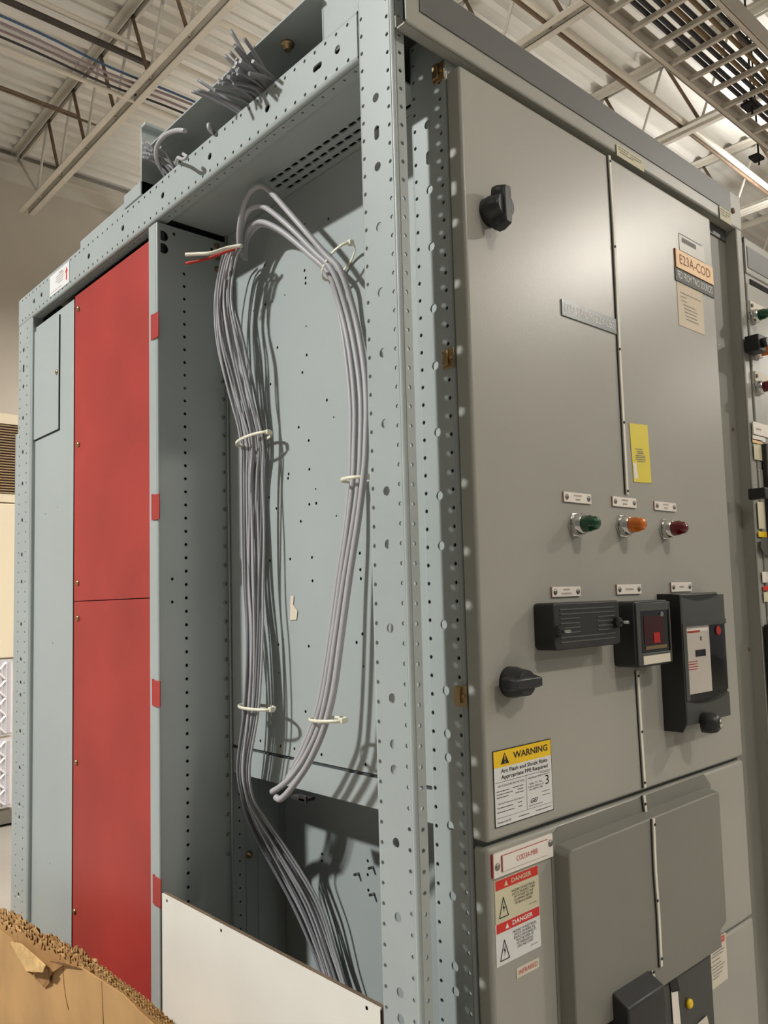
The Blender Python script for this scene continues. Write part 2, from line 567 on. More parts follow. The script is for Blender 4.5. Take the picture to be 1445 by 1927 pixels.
# ---------------------------------------------------------------- air handling unit at far left
hv = thing('air_unit', 'beige air unit with brown grille and pleated filters against the wall', 'air unit', (.9, 5.9, 0))
XL, XR, YF = -.2, 1.75, 5.5
MB().box((XL, YF + .03, .02), (XR, 6.5, 2.91)).build('body', 'unit_beige', hv, bevel=.01)
MB().box((XL, YF, 2.84), (XR, YF + .03, 2.915)).build('top_rail', 'unit_beige', hv)
MB().box((XL, YF + .005, 2.27), (XR, YF + .03, 2.33)).build('middle_rail', 'unit_beige', hv)
slat = MB().box((XL, 0, 0), (XR, .02, .009)).mesh('slat', 'grille_brown')
MB().box((XL, YF + .022, 2.33), (XR, YF + .03, 2.84)).build('grille_backing', 'rust', hv)
for k in range(26):
    link('slat', slat, hv, loc=(0, YF + .002, 2.335 + k * .0195))
MB().box((XL, YF + .004, 1.16), (XR, YF + .03, 2.26)).build('front_panel', 'unit_beige', hv, bevel=.006)
for z0, z1 in ((.615, 1.15), (.12, .60)):
    fo = MB().box((.55, YF + .015, z0), (1.22, YF + .03, z1)).build('filter', 'filter_pleat', hv)
    pm = MB()
    for k in range(22):
        xx = .56 + k * .03
        pm.prism([(xx, YF + .015), (xx + .015, YF + .004), (xx + .03, YF + .015)], 'z', z0 + .02, z1 - .02)
    pm.build('pleats', 'filter_pleat', fo)
    dm = MB()
    hh = (z1 - z0 - .04) / 4
    for k in range(-5, 6):
        for q in range(4):
            xa = 1.17 - .11 * (k + 5); za = z0 + .02 + hh * q
            if xa < .6: continue
            for pp in ([(xa, za), (xa - .055, za + hh / 2), (xa, za + hh)], [(xa - .11, za), (xa - .055, za + hh / 2), (xa - .11, za + hh)]):
                dm.tube([(c[0], YF, c[1]) for c in pp], .009, 5)
    dm.build('diamond_grid', 'filter_white', fo)
MB().box((XL, YF - .03, .02), (XR, YF + .04, .11)).build('base_rail', 'steel', hv)

# ================================================================== MAIN SWITCHGEAR CABINET
cab = thing('switchgear_cabinet', 'tall grey switchgear cabinet with open perforated side frame, red panels and instrument doors', 'cabinet', (.47, .73, 0))
DY = -.03                      # front plane of the doors
XP, XD, YW = .15, .27, .686    # inner side panel, deeper panel, channel wall
ZTOP = 2.317
P25 = .02512

BIGZ = []
for k, (px, py) in enumerate(((705, 185), (708, 250), (711, 313), (713, 427), (716, 550), (720, 664), (724, 797), (727, 924), (730, 1024), (735, 1182),
                              (738, 1314), (740, 1401), (741.6, 1448.7), (745, 1586), (749.7, 1727), (753.7, 1869), (755, 1919))):
    BIGZ.append((U('x', 0, px, py).z, k == 1))
BIGZ += [(.80 - .14 * k, False) for k in range(5)]
SMALLZ = [1.5181 + P25 * k for k in range(-55, 32)]
SMALLZ = [z for z in SMALLZ if .12 < z < 2.30]

def post_holes(rows, big, zmax=2.30):
    h = []
    for s in rows:
        h += [hole_poly(s, z, .0029, n=8) for z in SMALLZ if z < zmax]
    h += [hole_poly(big, z, .0063 if not sl else .005, slot=.010 if sl else 0, n=14) for z, sl in BIGZ if z < zmax]
    return h

# corner post: back lip, side flange, front flange
mb = MB()
folded(mb, 'z', [(.024, .0725), (0, .0725), (0, 0), (.0203, 0)], .05, 2.325,
       {1: post_holes([.0725 - .0635, .0725 - .0112], .0725 - .0368), 2: [hole_poly(.0120, z - .001, .0029, n=8) for z in SMALLZ]}, side=1)
mb.build('corner_post', 'paint', cab)
# inner post whose side flange shows through the gap
mb = MB()
X2 = .0966
folded(mb, 'z', [(X2 + .03, .0725), (X2, .0725), (X2, -.0005), (X2 + .05, -.0005)], .05, 2.31,
       {1: post_holes([.0725 - .0633, .0725 - .0110], .0725 - .0368)}, side=1)
mb.build('inner_post', 'paint', cab)

# side beam along the top
mb = MB()
yl = [.377 + .0258 * k for k in range(-11, 43)]
yl = [y for y in yl if .09 < y < 1.47]
big = []
for k, (px, py) in enumerate(((634.8, 93.4), (597, 126), (502.6, 204), (394.6, 294), (306, 367.5), (231, 429), (167, 482), (78, 554.7), (64, 566.8))):
    p = U('x', 0, px, py)
    big.append(hole_poly(2.317 - p.z, p.y, .0063 if k != 1 else .005, slot=.012 if k == 1 else 0, n=14))
folded(mb, 'y', [(.022, 2.317), (0, 2.317), (0, 2.242), (.0245, 2.242)], .0727, 1.49,
       {1: [hole_poly(2.317 - z, y, .0029, n=8) for z in (2.3055, 2.253) for y in yl] + big,
        2: [hole_poly(.0135, y, .0024, n=6) for y in yl]}, side=1, r=.007)
mb.build('side_beam', 'paint', cab)
# far post
mb = MB()
folded(mb, 'z', [(.024, 1.388), (0, 1.388), (0, 1.492), (.06, 1.492)], .05, 2.2415,
       {1: [hole_poly(s, z, .0029, n=8) for s in (1.422 - 1.388, 1.475 - 1.388) for z in SMALLZ if z < 2.225] +
           [hole_poly(1.449 - 1.388, z, .0063, slot=.01 if sl else 0, n=12) for z, sl in BIGZ if z < 2.22]}, side=-1)
mb.build('rear_post', 'paint', cab)
MB().box((.004, 1.497, .05), (.012, 1.520, 1.96)).box((.012, 1.497, .05), (.09, 1.52, 2.29)).build('rear_flange', 'paint', cab)

# closed carcass behind (keeps the daylight out)
mb = MB()
mb.box((XD + .004, .10, .05), (XD + .008, 1.47, 2.29)).box((XD, 1.40, .05), (.93, 1.41, 2.29)).box((.026, .0, 2.302), (.935, 1.48, 2.31))
mb.box((XD, .085, .05), (.93, .095, 2.29)).box((.932, .02, .05), (.938, 1.48, 2.30)).box((.03, 1.395, .05), (XD, 1.40, 2.29))
mb.build('carcass', 'interior', cab)

# channel beside the red panel
mb = MB()
wh = [hole_poly(.0565, z, .0032, n=8) for z in [1.639 + .0254 * k for k in range(-50, 23)] if .1 < z < 2.17]
wh += [hole_poly(.0135, 2.212, .0105, n=16), hole_poly(.0135, 2.187, .0105, n=16)]
wh += [hole_poly(.028, 1.548, .003, n=8), hole_poly(.028, 1.505, .003, n=8), hole_poly(.036, 2.222, .0035, n=8), hole_poly(.118, 2.214, .0035, n=8)]
folded(mb, 'z', [(.02, .724), (0, .724), (0, YW), (XP + .001, YW)], .05, 2.236, {2: wh}, r=.005, side=1)
mb.build('divider_channel', 'paint', cab)
MB().box((.006, YW + .012, 2.16), (.022, YW + .016, 2.23)).build('knockout_backing', 'interior', cab)
# screws along the rear edge of the channel wall
scr = MB().lathe([(.0035, 0), (.0035, .0012), (.0018, .002)], (0, 0, 0), (0, -1, 0), 10).mesh('screw', 'steel')
z = 1.02
k = 0
while z < 2.1:
    link('screw', scr, cab, loc=(.139, YW - .0005, z)) if k % 2 == 0 else link('rivet', scr, cab, loc=(.1385, YW - .0005, z))
    z += .037; k += 1
for z in (2.236 - .012, 2.20, 2.175):
    link('bolt', MB().lathe([(.006, 0), (.006, .002), (.003, .004), (.003, .007)], (0, 0, 0), (0, -1, 0), 12).mesh('bolt', 'rust'), cab, loc=(.128, YW - .0005, z))

# inner side panel (upper), seam strip, deeper panel
rnd = random.Random(3)
ph = []
for px, py in ((574, 421), (498, 499), (573, 509), (575, 523), (575, 533), (536, 555), (512, 568), (499, 573), (477, 585), (576, 614), (522, 654), (577, 668),
               (569, 701), (509, 723), (615, 753), (628, 785), (562, 804), (581, 829), (582, 883), (543, 892), (582, 949), (594, 920), (595, 947), (506, 936), (566, 981), (633, 971),
               (520, 957), (508, 1055), (546, 1052), (587, 1049), (588, 1093), (542, 900), (677, 1041), (678, 1072), (679, 1089), (682, 1193), (671, 1209), (684, 1254),
               (525, 1266), (533, 1203), (524, 1213), (581, 1216), (575, 1339), (528, 1404), (554, 1409), (605, 1420), (688, 1439), (490, 1394), (477, 1393), (618, 412)):
    p = U('x', XP, px, py)
    ph.append(hole_poly(p.y, p.z, .0028 if rnd.random() > .3 else .0018, n=8))
mb = MB()
vs, fs, loops = sheet2d(.074, YW - .003, 1.2255, 2.248, ph)
mb.add([(XP, v[0], v[1]) for v in vs], fs)
mb.box((XP + .0001, .074, 1.2255), (XP + .003, YW - .003, 1.2275))
mb.build('inner_side_panel', 'panel_paint', cab)
MB().box((XP + .003, .074, 1.2), (XP + .006, YW - .003, 2.248)).build('panel_backing', 'interior', cab)
MB().box((XP, .074, 1.1725), (XP + .002, YW - .003, 1.2195)).build('seam_strip', 'panel_paint', cab)
mb = MB()
dh = []
for px, py in ((606, 1607), (606, 1620), (692, 1620), (692, 1646), (693, 1675)):
    p = U('x', XD, px, py); dh.append(hole_poly(p.y, p.z, .003, n=8))
vs, fs, loops = sheet2d(.10, YW - .001, .2, 1.30, dh)
mb.add([(XD, v[0], v[1]) for v in vs], fs)
mb.build('deep_panel', 'panel_paint', cab)
mb = MB()
vs, fs, loops = sheet2d(XP + .001, XD, .2, 1.30, [hole_poly(.165, 1.0 + .0254 * k, .002, n=6) for k in range(-12, 8)])
mb.add([(v[0], YW - .0005, v[1]) for v in vs], fs)
for x in (.178, .205, .25):
    mb.box((x, YW - .002, .2), (x + .0015, YW, 1.17))
mb.build('deep_side_wall', 'paint', cab)
p = U('y', YW - .003, 469, 1608)
link('bolt', MB().lathe([(.007, 0), (.007, .003), (.0035, .005), (.0035, .010)], (0, 0, 0), (0, -1, 0), 12).mesh('bolt', 'brass'), cab, loc=(p.x, YW - .002, p.z), label='brass bolt')
MB().tube([(XP - .004, YW - .006, .2), (XP - .004, YW - .006, 2.248)], .0022, 6).build('edge_trim', 'paint', cab)
# small bracket under the cable ends
a = U('x', .135, 560, 1498)
MB().box((.128, a.y - .030, a.z - .005), (XP, a.y + .012, a.z + .001)).box((.128, a.y - .034, a.z - .006), (.132, a.y - .012, a.z + .006)).build('bracket', 'black_plastic', cab, bevel=.001)
# screw tips on the deep panel
for px, py in ((675, 1644), (702, 1632), (704, 1682)):
    p = U('x', XD, px, py)
    MB().lathe([(.003, 0), (.0025, .012)], p, (-1, -.15, .1), 8).build('screw_tip', 'steel', cab)
# torn paper bit on the inner panel
p = [U('x', XP - .001, *q) for q in ((547, 1121), (553, 1122), (552, 1138), (560, 1150), (558, 1166), (546, 1167))]
mb = MB()
mb.add(list(p) + [q + Vector((-.0006, 0, 0)) for q in p], [(0, 1, 2, 3, 4, 5), (11, 10, 9, 8, 7, 6)] + [(i, (i + 1) % 6, (i + 1) % 6 + 6, i + 6) for i in range(6)])
mb.build('tape_scrap', 'paper', cab, 'torn beige tape scrap')

# top closure with three rows of vent slots
vh = []
for r_, (x0, off) in enumerate(((.097, 0), (.116, .011), (.134, 0))):
    for k in range(15):
        y = .115 + off + k * .0225
        vh.append(hole_poly(x0, y, .0042, slot=.0105, n=10, vert=True))
mb = MB()
vs, fs, loops = sheet2d(.0246, XP, .0735, YW, vh)
mb.add([(v[0], v[1], 2.2485) for v in vs], fs)
mb.add([(v[0], v[1], 2.2515) for v in vs], [f[::-1] for f in fs])
for lp in loops:
    k = len(lp)
    A = [(vs[i][0], vs[i][1], 2.2485) for i in lp] + [(vs[i][0], vs[i][1], 2.2515) for i in lp]
    mb.add(A, [(j, (j + 1) % k, (j + 1) % k + k, j + k) for j in range(k)])
mb.build('top_closure', 'paint', cab)

# white lower panel
mb = MB()
mh = []
for px, py in ((314, 1695), (416, 1751), (690, 1897)):
    p = U('x', -.001, px, py); mh.append(hole_poly(p.y, p.z, .0028, n=8))
vs, fs, loops = sheet2d(.0745, YW - .012, .25, .986, mh)
mb.add([(-.001, v[0], v[1]) for v in vs], fs)
mb.box((-.0009, .0745, .25), (.0015, YW - .012, .2505)).box((-.0009, .0745, .9835), (.0015, YW - .012, .986))
mb.build('white_lower_panel', 'white_panel', cab)
MB().box((.0025, .0745, .25), (.0075, YW - .012, .9865)).build('panel_liner', 'rust', cab)

# red panels and grey side panel
rz = U('x', .012, 205, 1129).z
for nm, z0, z1 in (('red_panel', rz + .0008, 2.222), ('red_panel', .12, rz - .0008)):
    o = MB().box((.012, .7265, z0), (.014, 1.131, z1)).build(nm, 'red_paint', cab, bevel=.0008)
    for px, py in ((147, 582), (147, 837), (146, 1097), (146, 1163), (143, 1434), (140, 1714)):
        p = U('x', .012, px, py)
        if z0 < p.z < z1:
            MB().lathe([(.0065, 0), (.0065, .002), (.004, .0045), (.002, .005)], (.012, p.y - .004, p.z), (-1, 0, 0), 12).build('screw', 'brass', o)
sp = MB()
sh = []
for px, py in ((108, 955), (85, 967), (99, 1210), (94, 1625)):
    p = U('x', .0105, px, py); sh.append(hole_poly(p.y, p.z, .0022, n=6))
vs, fs, loops = sheet2d(1.132, 1.391, .12, 2.216, sh)
sp.add([(.0105, v[0], v[1]) for v in vs], fs)
sp.box((.0106, 1.132, .12), (.013, 1.391, .125))
side = sp.build('grey_side_panel', 'panel_paint', cab)
MB().box((.0142, 1.1, .12), (.018, 1.391, 2.2)).build('panel_backing', 'interior', cab)
MB().box((.0085, 1.2182, 1.9222), (.0106, 1.389, 2.2035)).build('access_door_gap', 'dark_gap', cab)
o = MB().box((.0065, 1.2195, 1.924), (.0085, 1.388, 2.203)).build('access_door', 'panel_paint', cab, bevel=.0008)
p = U('x', .0065, 107, 700)
MB().lathe([(.006, 0), (.006, .002), (.003, .003)], (.0065, p.y, p.z), (-1, 0, 0), 12).build('latch_screw', 'brass', o)
# red hinge tabs in the notches of the channel edge
for px, y0, y1 in ((291, 590, 637), (293, 930, 978), (295, 1281, 1330), (293, 1650, 1704)):
    a = U('x', -.001, px + 1, y0); b = U('x', -.001, px + 1, y1)
    m_ = MB().box((-.0026, YW - .010, b.z), (-.0006, YW + .0175, a.z))
    m_.build('hinge_tab', 'red_paint', cab, 'red hinge tab wrapped round the grey channel edge', bevel=.0005)
    MB().box((-.0012, YW + .0175, b.z + .001), (.0002, YW + .0245, a.z + .002)).build('notch_shade', 'red_core', cab)  # dark red strip stands for the shaded depth of the cut-out

# paper label with red arrow on the beam
la = [U('x', 0, *q) for q in ((95, 521), (131, 492), (131, 531), (95, 559))]
ly0, ly1, lz0, lz1 = 1.133, 1.2575, 2.2545, 2.3055
lab = MB().box((-.0012, ly0, lz0), (-.0002, ly1, lz1)).build('shipping_label', 'label_white', cab, 'white label with red arrow pointing up')
mb = MB()
cy, cz = 1.149, 2.281
mb.add([(-.0015, cy + a, cz + b) for a, b in ((.0035, -.016), (-.0035, -.016), (-.0035, .003), (-.008, .003), (0, .016), (.008, .003), (.0035, .003))], [tuple(range(7))])
mb.build('arrow', 'label_red', lab)
mb = MB()
for k, (c, w, h) in enumerate(((1.185, .022, .0035), (1.19, .05, .0018), (1.19, .05, .0018), (1.192, .052, .0018), (1.188, .03, .0018))):
    zc = 2.298 - k * .0058
    mb.add([(-.0015, c + w / 2, zc), (-.0015, c - w / 2, zc), (-.0015, c - w / 2, zc - h), (-.0015, c + w / 2, zc - h)], [(0, 1, 2, 3)])
mb.add([(-.0015, 1.25, 2.262), (-.0015, 1.18, 2.262), (-.0015, 1.18, 2.2605), (-.0015, 1.25, 2.2605)], [(0, 1, 2, 3)])
mb.build('printed_lines', 'ink_faint', lab)

# pull box on top: roof plate seen from below, end plates, low channel
MB().box((.0, .175, 2.400), (.30, .735, 2.403)).build('pull_box_roof', 'paint', cab)
MB().box((0, .752, 2.317), (.13, .756, 2.462)).box((0, .735, 2.455), (.13, .756, 2.462)).build('pull_box_end', 'paint', cab, bevel=.001)
MB().box((.02, .085, 2.317), (.024, .178, 2.47)).box((.02, .174, 2.317), (.30, .178, 2.47)).build('pull_box_side', 'paint', cab, bevel=.001)
MB().box((.296, .175, 2.317), (.30, .756, 2.40)).build('pull_box_back', 'paint', cab)
p = U('z', 2.40, 541, 82)
MB().lathe([(.011, 0), (.011, .003), (.006, .004), (.006, .012)], p, (0, 0, -1), 14).build('roof_bolt', 'brass', cab)
mb = MB()
folded(mb, 'y', [(.05, 2.3195), (.02, 2.3195), (.02, 2.352), (.05, 2.352)], .80, 1.115, {}, r=.003, side=1)
mb.build('top_channel', 'paint', cab)
MB().box((.0, .752, 2.3175), (.05, .835, 2.346)).build('channel_clip', 'paint', cab, bevel=.001)

# ---------------------------------------------------------------- front: cornice, frame, doors
mb = MB()
folded(mb, 'x', [(.0, 2.268), (.0, 2.2478), (-.0225, 2.2478), (-.0225, 2.326), (.03, 2.326)], .0046, .964, {}, r=.004, side=-1)
mb.build('cornice', 'paint_warm_lit', cab)
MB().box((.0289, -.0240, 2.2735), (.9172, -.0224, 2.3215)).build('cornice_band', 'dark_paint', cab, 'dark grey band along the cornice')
MB().lathe([(.006, 0), (.006, .003), (.003, .004)], U('y', -.0225, 1378, 397), (0, -1, 0), 12).build('cornice_screw', 'rust', cab)
mb = MB()
folded(mb, 'z', [(.9385, .03), (.9385, -.0225), (.964, -.0225), (.964, .03)], .05, 2.2478, {}, r=.003, side=1)
mb.build('right_post', 'paint_warm_lit', cab)
MB().box((.80, .003, .05), (.9385, .006, 2.2478)).build('recess_plate', 'lower_paint', cab)  # recess shade put into the darker paint of this plate
MB().box((.10, .004, .05), (.80, .008, 2.245)).build('door_backing', 'interior', cab)
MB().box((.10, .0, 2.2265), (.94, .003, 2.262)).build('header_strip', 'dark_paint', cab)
for px, py in ((1379, 808), (1409, 1222)):
    p = U('y', .003, px, py)
    MB().lathe([(.004, 0), (.004, .002)], p, (0, -1, 0), 10).build('recess_screw', 'rust', cab)

DX0, DX1 = .0955, .8085
ZS = 1.186
udoor = MB().box((DX0, DY, ZS), (DX1, -.003, 2.2262)).build('upper_door', 'paint_warm_lit', cab, bevel=.0045, seg=3)
ldoor = MB().box((DX0, DY, .8975), (DX1, -.003, ZS - .0065)).build('lower_door', 'paint_warm_lit', cab, bevel=.006, seg=3)
MB().box((DX0 + .004, DY + .010, ZS - .01), (DX1 - .004, -.002, ZS + .004)).build('door_seam', 'interior', cab)
MB().box((DX0, DY, .05), (DX1, -.003, .8945)).build('bottom_door', 'paint_warm_lit', cab, bevel=.004)

# raised pan of the lower door
f0 = [(.232, .9), (.232, 1.143), (.240, 1.150), (.640, 1.152), (.662, 1.150), (.662, .936), (.640, .928), (.640, .9)]
base = [(.222, .9), (.222, 1.166), (.240, 1.1765), (.655, 1.1785), (.676, 1.158), (.676, .932), (.650, .922), (.650, .9)]
mb = MB()
n = len(base)
mb.add([(a, DY - .0012, b) for a, b in base] + [(a, DY - .0001, b) for a, b in base], [tuple(range(n))] + [(i, (i + 1) % n, (i + 1) % n + n, i + n) for i in range(n)])
mb.build('pan_base', 'lower_paint', cab)
mb = MB()
n = len(f0)
cxm = .45
vs = [(a, DY - .024, b) for a, b in f0] + [(a + (.004 if a > cxm else -.004), DY - .0013, b + (.004 if b > 1.05 else (-.003 if b > .91 else 0))) for a, b in f0]
mb.add(vs, [tuple(range(n))] + [(i, (i + 1) % n, (i + 1) % n + n, i + n) for i in range(n)])
mb.build('raised_pan', 'lower_paint', cab, bevel=.002)

# bottom compartment: breaker front
zb = .893
bk = MB().box((.17, DY - .012, .45), (.625, DY, zb)).build('breaker_front', 'grey_plastic', cab, bevel=.004)
p = [U('y', DY - .014, *q) for q in ((1258, 1838), (1272, 1832), (1280, 1864), (1264, 1868))]
MB().add([tuple(q) for q in p], [(0, 1, 2, 3)]).build('charge_slot', 'ink_black', bk)
p = [U('y', DY - .014, *q) for q in ((1263, 1866), (1275, 1861), (1281, 1927), (1267, 1927))]
MB().add([tuple(q) for q in p], [(0, 1, 2, 3)]).build('position_strip', 'tag_white', bk)
p = U('y', DY - .013, 1295, 1888)
MB().lathe([(.0075, 0), (.0075, .004), (.005, .006)], p, (0, -1, 0), 14).build('button', 'label_yellow', bk, 'yellow push button')
a = U('y', DY - .05, 1190, 1884); b = U('y', DY - .05, 1252, 1862)
MB().prism([(DY - .012, a.z + .012), (DY - .05, a.z - .008), (DY - .05, a.z - .08), (DY - .012, a.z - .08)], 'x', a.x - .01, b.x).build('breaker_handle', 'black_plastic', bk, bevel=.003)
p = [U('y', DY - .014, *q) for q in ((1312, 1927), (1330, 1911), (1334, 1927))]
MB().add([tuple(q) for q in p], [(0, 1, 2)]).build('corner_label', 'tag_beige', bk)

# white plastic strips with black pins
def strip(pts, dots, w=.0056, off=0.):
    dy = DY - off
    P = [U('y', dy - .002, *q) for q in pts]
    m_ = MB(); mg = MB()
    for i in range(len(P) - 1):
        a, b = P[i], P[i + 1]
        for m2, o1, o2, y0, y1 in ((m_, 0, w, dy - .0036, dy - .0012), (mg, -.0026, w - .001, dy - .0012, dy - .0002)):
            vs = [(a.x + o1, y0, a.z), (a.x + o2, y0, a.z), (b.x + o2, y0, b.z), (b.x + o1, y0, b.z),
                  (a.x + o1, y1, a.z), (a.x + o2, y1, a.z), (b.x + o2, y1, b.z), (b.x + o1, y1, b.z)]
            m2.add(vs, [(0, 1, 2, 3), (7, 6, 5, 4), (0, 4, 5, 1), (1, 5, 6, 2), (2, 6, 7, 3), (3, 7, 4, 0)])
    o = m_.build('divider_strip', 'strip_white', cab)
    mg.build('strip_shadow', 'ink_black', o)  # black line left of the strip stands for its shadow gap
    for q in dots:
        p = U('y', dy - .0036, *q)
        MB().lathe([(.0021, 0), (.0021, .0012)], p, (0, -1, 0), 10).build('pin', 'ink_black', o)
strip([(1144, 292), (1152, 420), (1165, 690), (1178, 930)], [(1148, 303), (1157, 464), (1166, 657), (1174, 795), (1181, 924)])
strip([(1197, 1262), (1204, 1380), (1211, 1483)], [(1201, 1272), (1208, 1377), (1213, 1473)])
strip([(1209, 1497), (1213, 1528)], [(1214, 1513)], off=.0014)
strip([(1227, 1541), (1231, 1640), (1237, 1720), (1242, 1820)], [(1232, 1552), (1237, 1695), (1245, 1804)], off=.024)
strip([(1226, 1828), (1228, 1848)], [(1230, 1829)], off=.024)

# door knobs: boss and T wing
def knob(px, py, ang, nm):
    p = U('y', DY, px, py)
    o = MB().lathe([(.0205, 0), (.0205, .012), (.019, .015), (.017, .030), (.0165, .032)], p, (0, -1, 0), 24).build(nm, 'knob_plastic', cab)
    m_ = MB()
    ca, sa = math.cos(ang), math.sin(ang)
    poly = [(-.030, -.0075), (-.022, -.0095), (.022, -.0095), (.030, -.0075), (.030, .0075), (.022, .0095), (-.022, .0095), (-.030, .0075)]
    top = [(-.026, -.0055), (-.018, -.0065), (.018, -.0065), (.026, -.0055), (.026, .0055), (.018, .0065), (-.018, .0065), (-.026, .0055)]
    vs = []
    for y, pl in ((p.y - .012, poly), (p.y - .022, poly), (p.y - .036, top)):
        vs += [(p.x + a * ca - b * sa, y, p.z + a * sa + b * ca) for a, b in pl]
    fs = [tuple(range(8)), tuple(range(16, 24))]
    for q in (0, 8):
        fs += [(q + i, q + (i + 1) % 8, q + 8 + (i + 1) % 8, q + 8 + i) for i in range(8)]
    m_.add(vs, fs).build('wing', 'knob_plastic', o, bevel=.0015)
knob(920, 401, math.pi / 2, 'door_knob')
knob(958, 1283, 0, 'door_knob')

# brass latch clips on the inner post
for px, py in ((824, 138), (843, 676), (866, 1310)):
    p = U('x', X2 - .001, px, py)
    o = MB().box((X2 - .0022, p.y - .0125, p.z - .0135), (X2 - .0002, p.y + .0095, p.z + .0135)).build('latch_clip', 'brass', cab, 'brass latch clip', bevel=.0006)
    MB().box((X2 - .006, p.y - .003, p.z - .009), (X2 - .0022, p.y + .0075, p.z + .012)).build('clip_tongue', 'brass', o, bevel=.0008)
    MB().lathe([(.0025, 0), (.0025, .002)], (X2 - .0022, p.y - .007, p.z), (-1, 0, 0), 10).build('clip_rivet', 'copper', o)

# indicator lamps
def indicator(p, lens, parent, s=1.0, lab=None):
    o = MB()
    o.lathe([(.0195 * s, 0), (.0195 * s, .003 * s), (.016 * s, .004 * s), (.016 * s, .0045 * s)], p, (0, -1, 0), 6, smooth=False)
    o.lathe([(.0165 * s, .004 * s), (.0165 * s, .012 * s), (.0145 * s, .014 * s), (.0135 * s, .018 * s)], p, (0, -1, 0), 24)
    b = o.build('indicator_lamp', 'chrome', parent, lab)
    prof = [(.0118, .012), (.0122, .018), (.0118, .030), (.0098, .034), (.0098, .0385), (.007, .041), (.0001, .0415)]
    n = 28
    m_ = MB()
    vs = []
    for i, (r, d) in enumerate(prof):
        for k in range(n):
            a = 2 * math.pi * k / n
            rr = r * (1 + (.045 if 0 < i < 5 else 0) * math.cos(7 * a)) * s
            vs.append((p[0] + math.cos(a) * rr, p[1] - d * s, p[2] + math.sin(a) * rr))
    m_.add(vs, [(i * n + k, i * n + (k + 1) % n, (i + 1) * n + (k + 1) % n, (i + 1) * n + k) for i in range(len(prof) - 1) for k in range(n)], 0, True)
    m_.build('lens', lens, b)
    return b
for px, py, lens, l in ((1082, 988, 'green_lens', 'green indicator lamp'), (1170, 990, 'amber_lens', 'amber indicator lamp'), (1250, 996, 'red_lens', 'red indicator lamp')):
    indicator(U('y', DY, px, py), lens, cab, lab=l)

# engraved nameplates with a red core
def front_rect(pxs, plane):
    P = [U('y', plane, *q) for q in pxs]
    return min(p.x for p in P[:1] + P[3:]), max(P[1].x, P[2].x), (P[2].z + P[3].z) / 2, (P[0].z + P[1].z) / 2

def nameplate(pxs, lines, parent=None, ink='ink_faint', plane=None, th=.0030):
    parent = parent or cab
    pl = DY if plane is None else plane
    x0, x1, z0, z1 = front_rect(pxs, pl - th)
    o = MB().box((x0, pl - th, z0), (x1, pl - th * .45, z1)).build('nameplate', 'tag_white', parent)
    MB().box((x0 + .0001, pl - th * .45, z0 + .0001), (x1 - .0001, pl, z1 - .0001)).build('red_core', 'red_core', o)
    w, h = x1 - x0, z1 - z0
    for sx in (.1, .9):
        MB().lathe([(.0042, 0), (.0042, .0008), (.002, .0016)], (x0 + w * sx, pl - th, (z0 + z1) / 2), (0, -1, 0), 10).build('screw', 'steel', o)
    mb = MB()
    for i, wd in enumerate(lines):
        zc = (z0 + z1) / 2 + (0 if len(lines) == 1 else (.2 - .4 * i) * h)
        c = (x0 + x1) / 2
        k = 7
        for q in range(k):   # worn, illegible engraving
            a = c - wd * w / 2 + wd * w * q / k
            mb.add([(a, pl - th - .0002, zc - h * .09), (a + wd * w / k * .7, pl - th - .0002, zc - h * .09), (a + wd * w / k * .7, pl - th - .0002, zc + h * .09), (a, pl - th - .0002, zc + h * .09)], [(0, 1, 2, 3)])
    mb.build('engraving', ink, o)
    return o
nameplate(((1061, 925), (1112, 930), (1112, 948), (1062, 944)), (.30, .18))
nameplate(((1153, 934), (1197, 938), (1197, 956), (1154, 952)), (.28, .2))
nameplate(((1232, 943), (1272, 947), (1272, 963), (1233, 959)), (.26, .2))
nameplate(((1039, 1105), (1092, 1103), (1092, 1121), (1040, 1124)), (.24, .36))
nameplate(((1161, 1100), (1206, 1099), (1206, 1117), (1162, 1119)), (.34,))
nameplate(((1263, 1096), (1301, 1095), (1301, 1112), (1264, 1114)), (.22,))

# test block cover, ribbed
x0, x1, z0, z1, yf = .2065, .3665, 1.4215, 1.4865, DY - .0345
tb = MB().prism([(x0 + .004, z0), (x1 - .004, z0), (x1, z0 + .004), (x1, z1 - .003), (x1 - .003, z1), (x0 + .003, z1), (x0, z1 - .003), (x0, z0 + .006)], 'y', yf, DY).build('test_block', 'black_plastic', cab, bevel=.0025)
rx0, rx1 = x0 + .014, x1 - .014
ribs = []
for k in range(8):
    zc = z0 + .010 + k * .0064
    if k in (2, 3, 4, 5):
        ribs += [(rx0, rx0 + .046, zc), (rx1 - .044, rx1, zc)]
    else:
        ribs.append((rx0, rx1, zc))
for a, b, zc in ribs:
    MB().prism([(yf, zc - .0016), (yf - .0016, zc), (yf, zc + .0016)], 'x', a, b).build('rib', 'grey_plastic', tb)
for px, py in ((1048, 1188), (1158, 1171)):
    p = U('y', yf, px, py)
    m_ = MB().lathe([(.0078, 0), (.0082, .006), (.0065, .009)], p, (0, -1, 0), 10, smooth=False).build('thumb_nut', 'black_plastic', tb)
    MB().tube([(p.x, p.y - .007, p.z), (p.x + .001, p.y - .022, p.z)], .0022, 8).build('stud', 'chrome', m_)

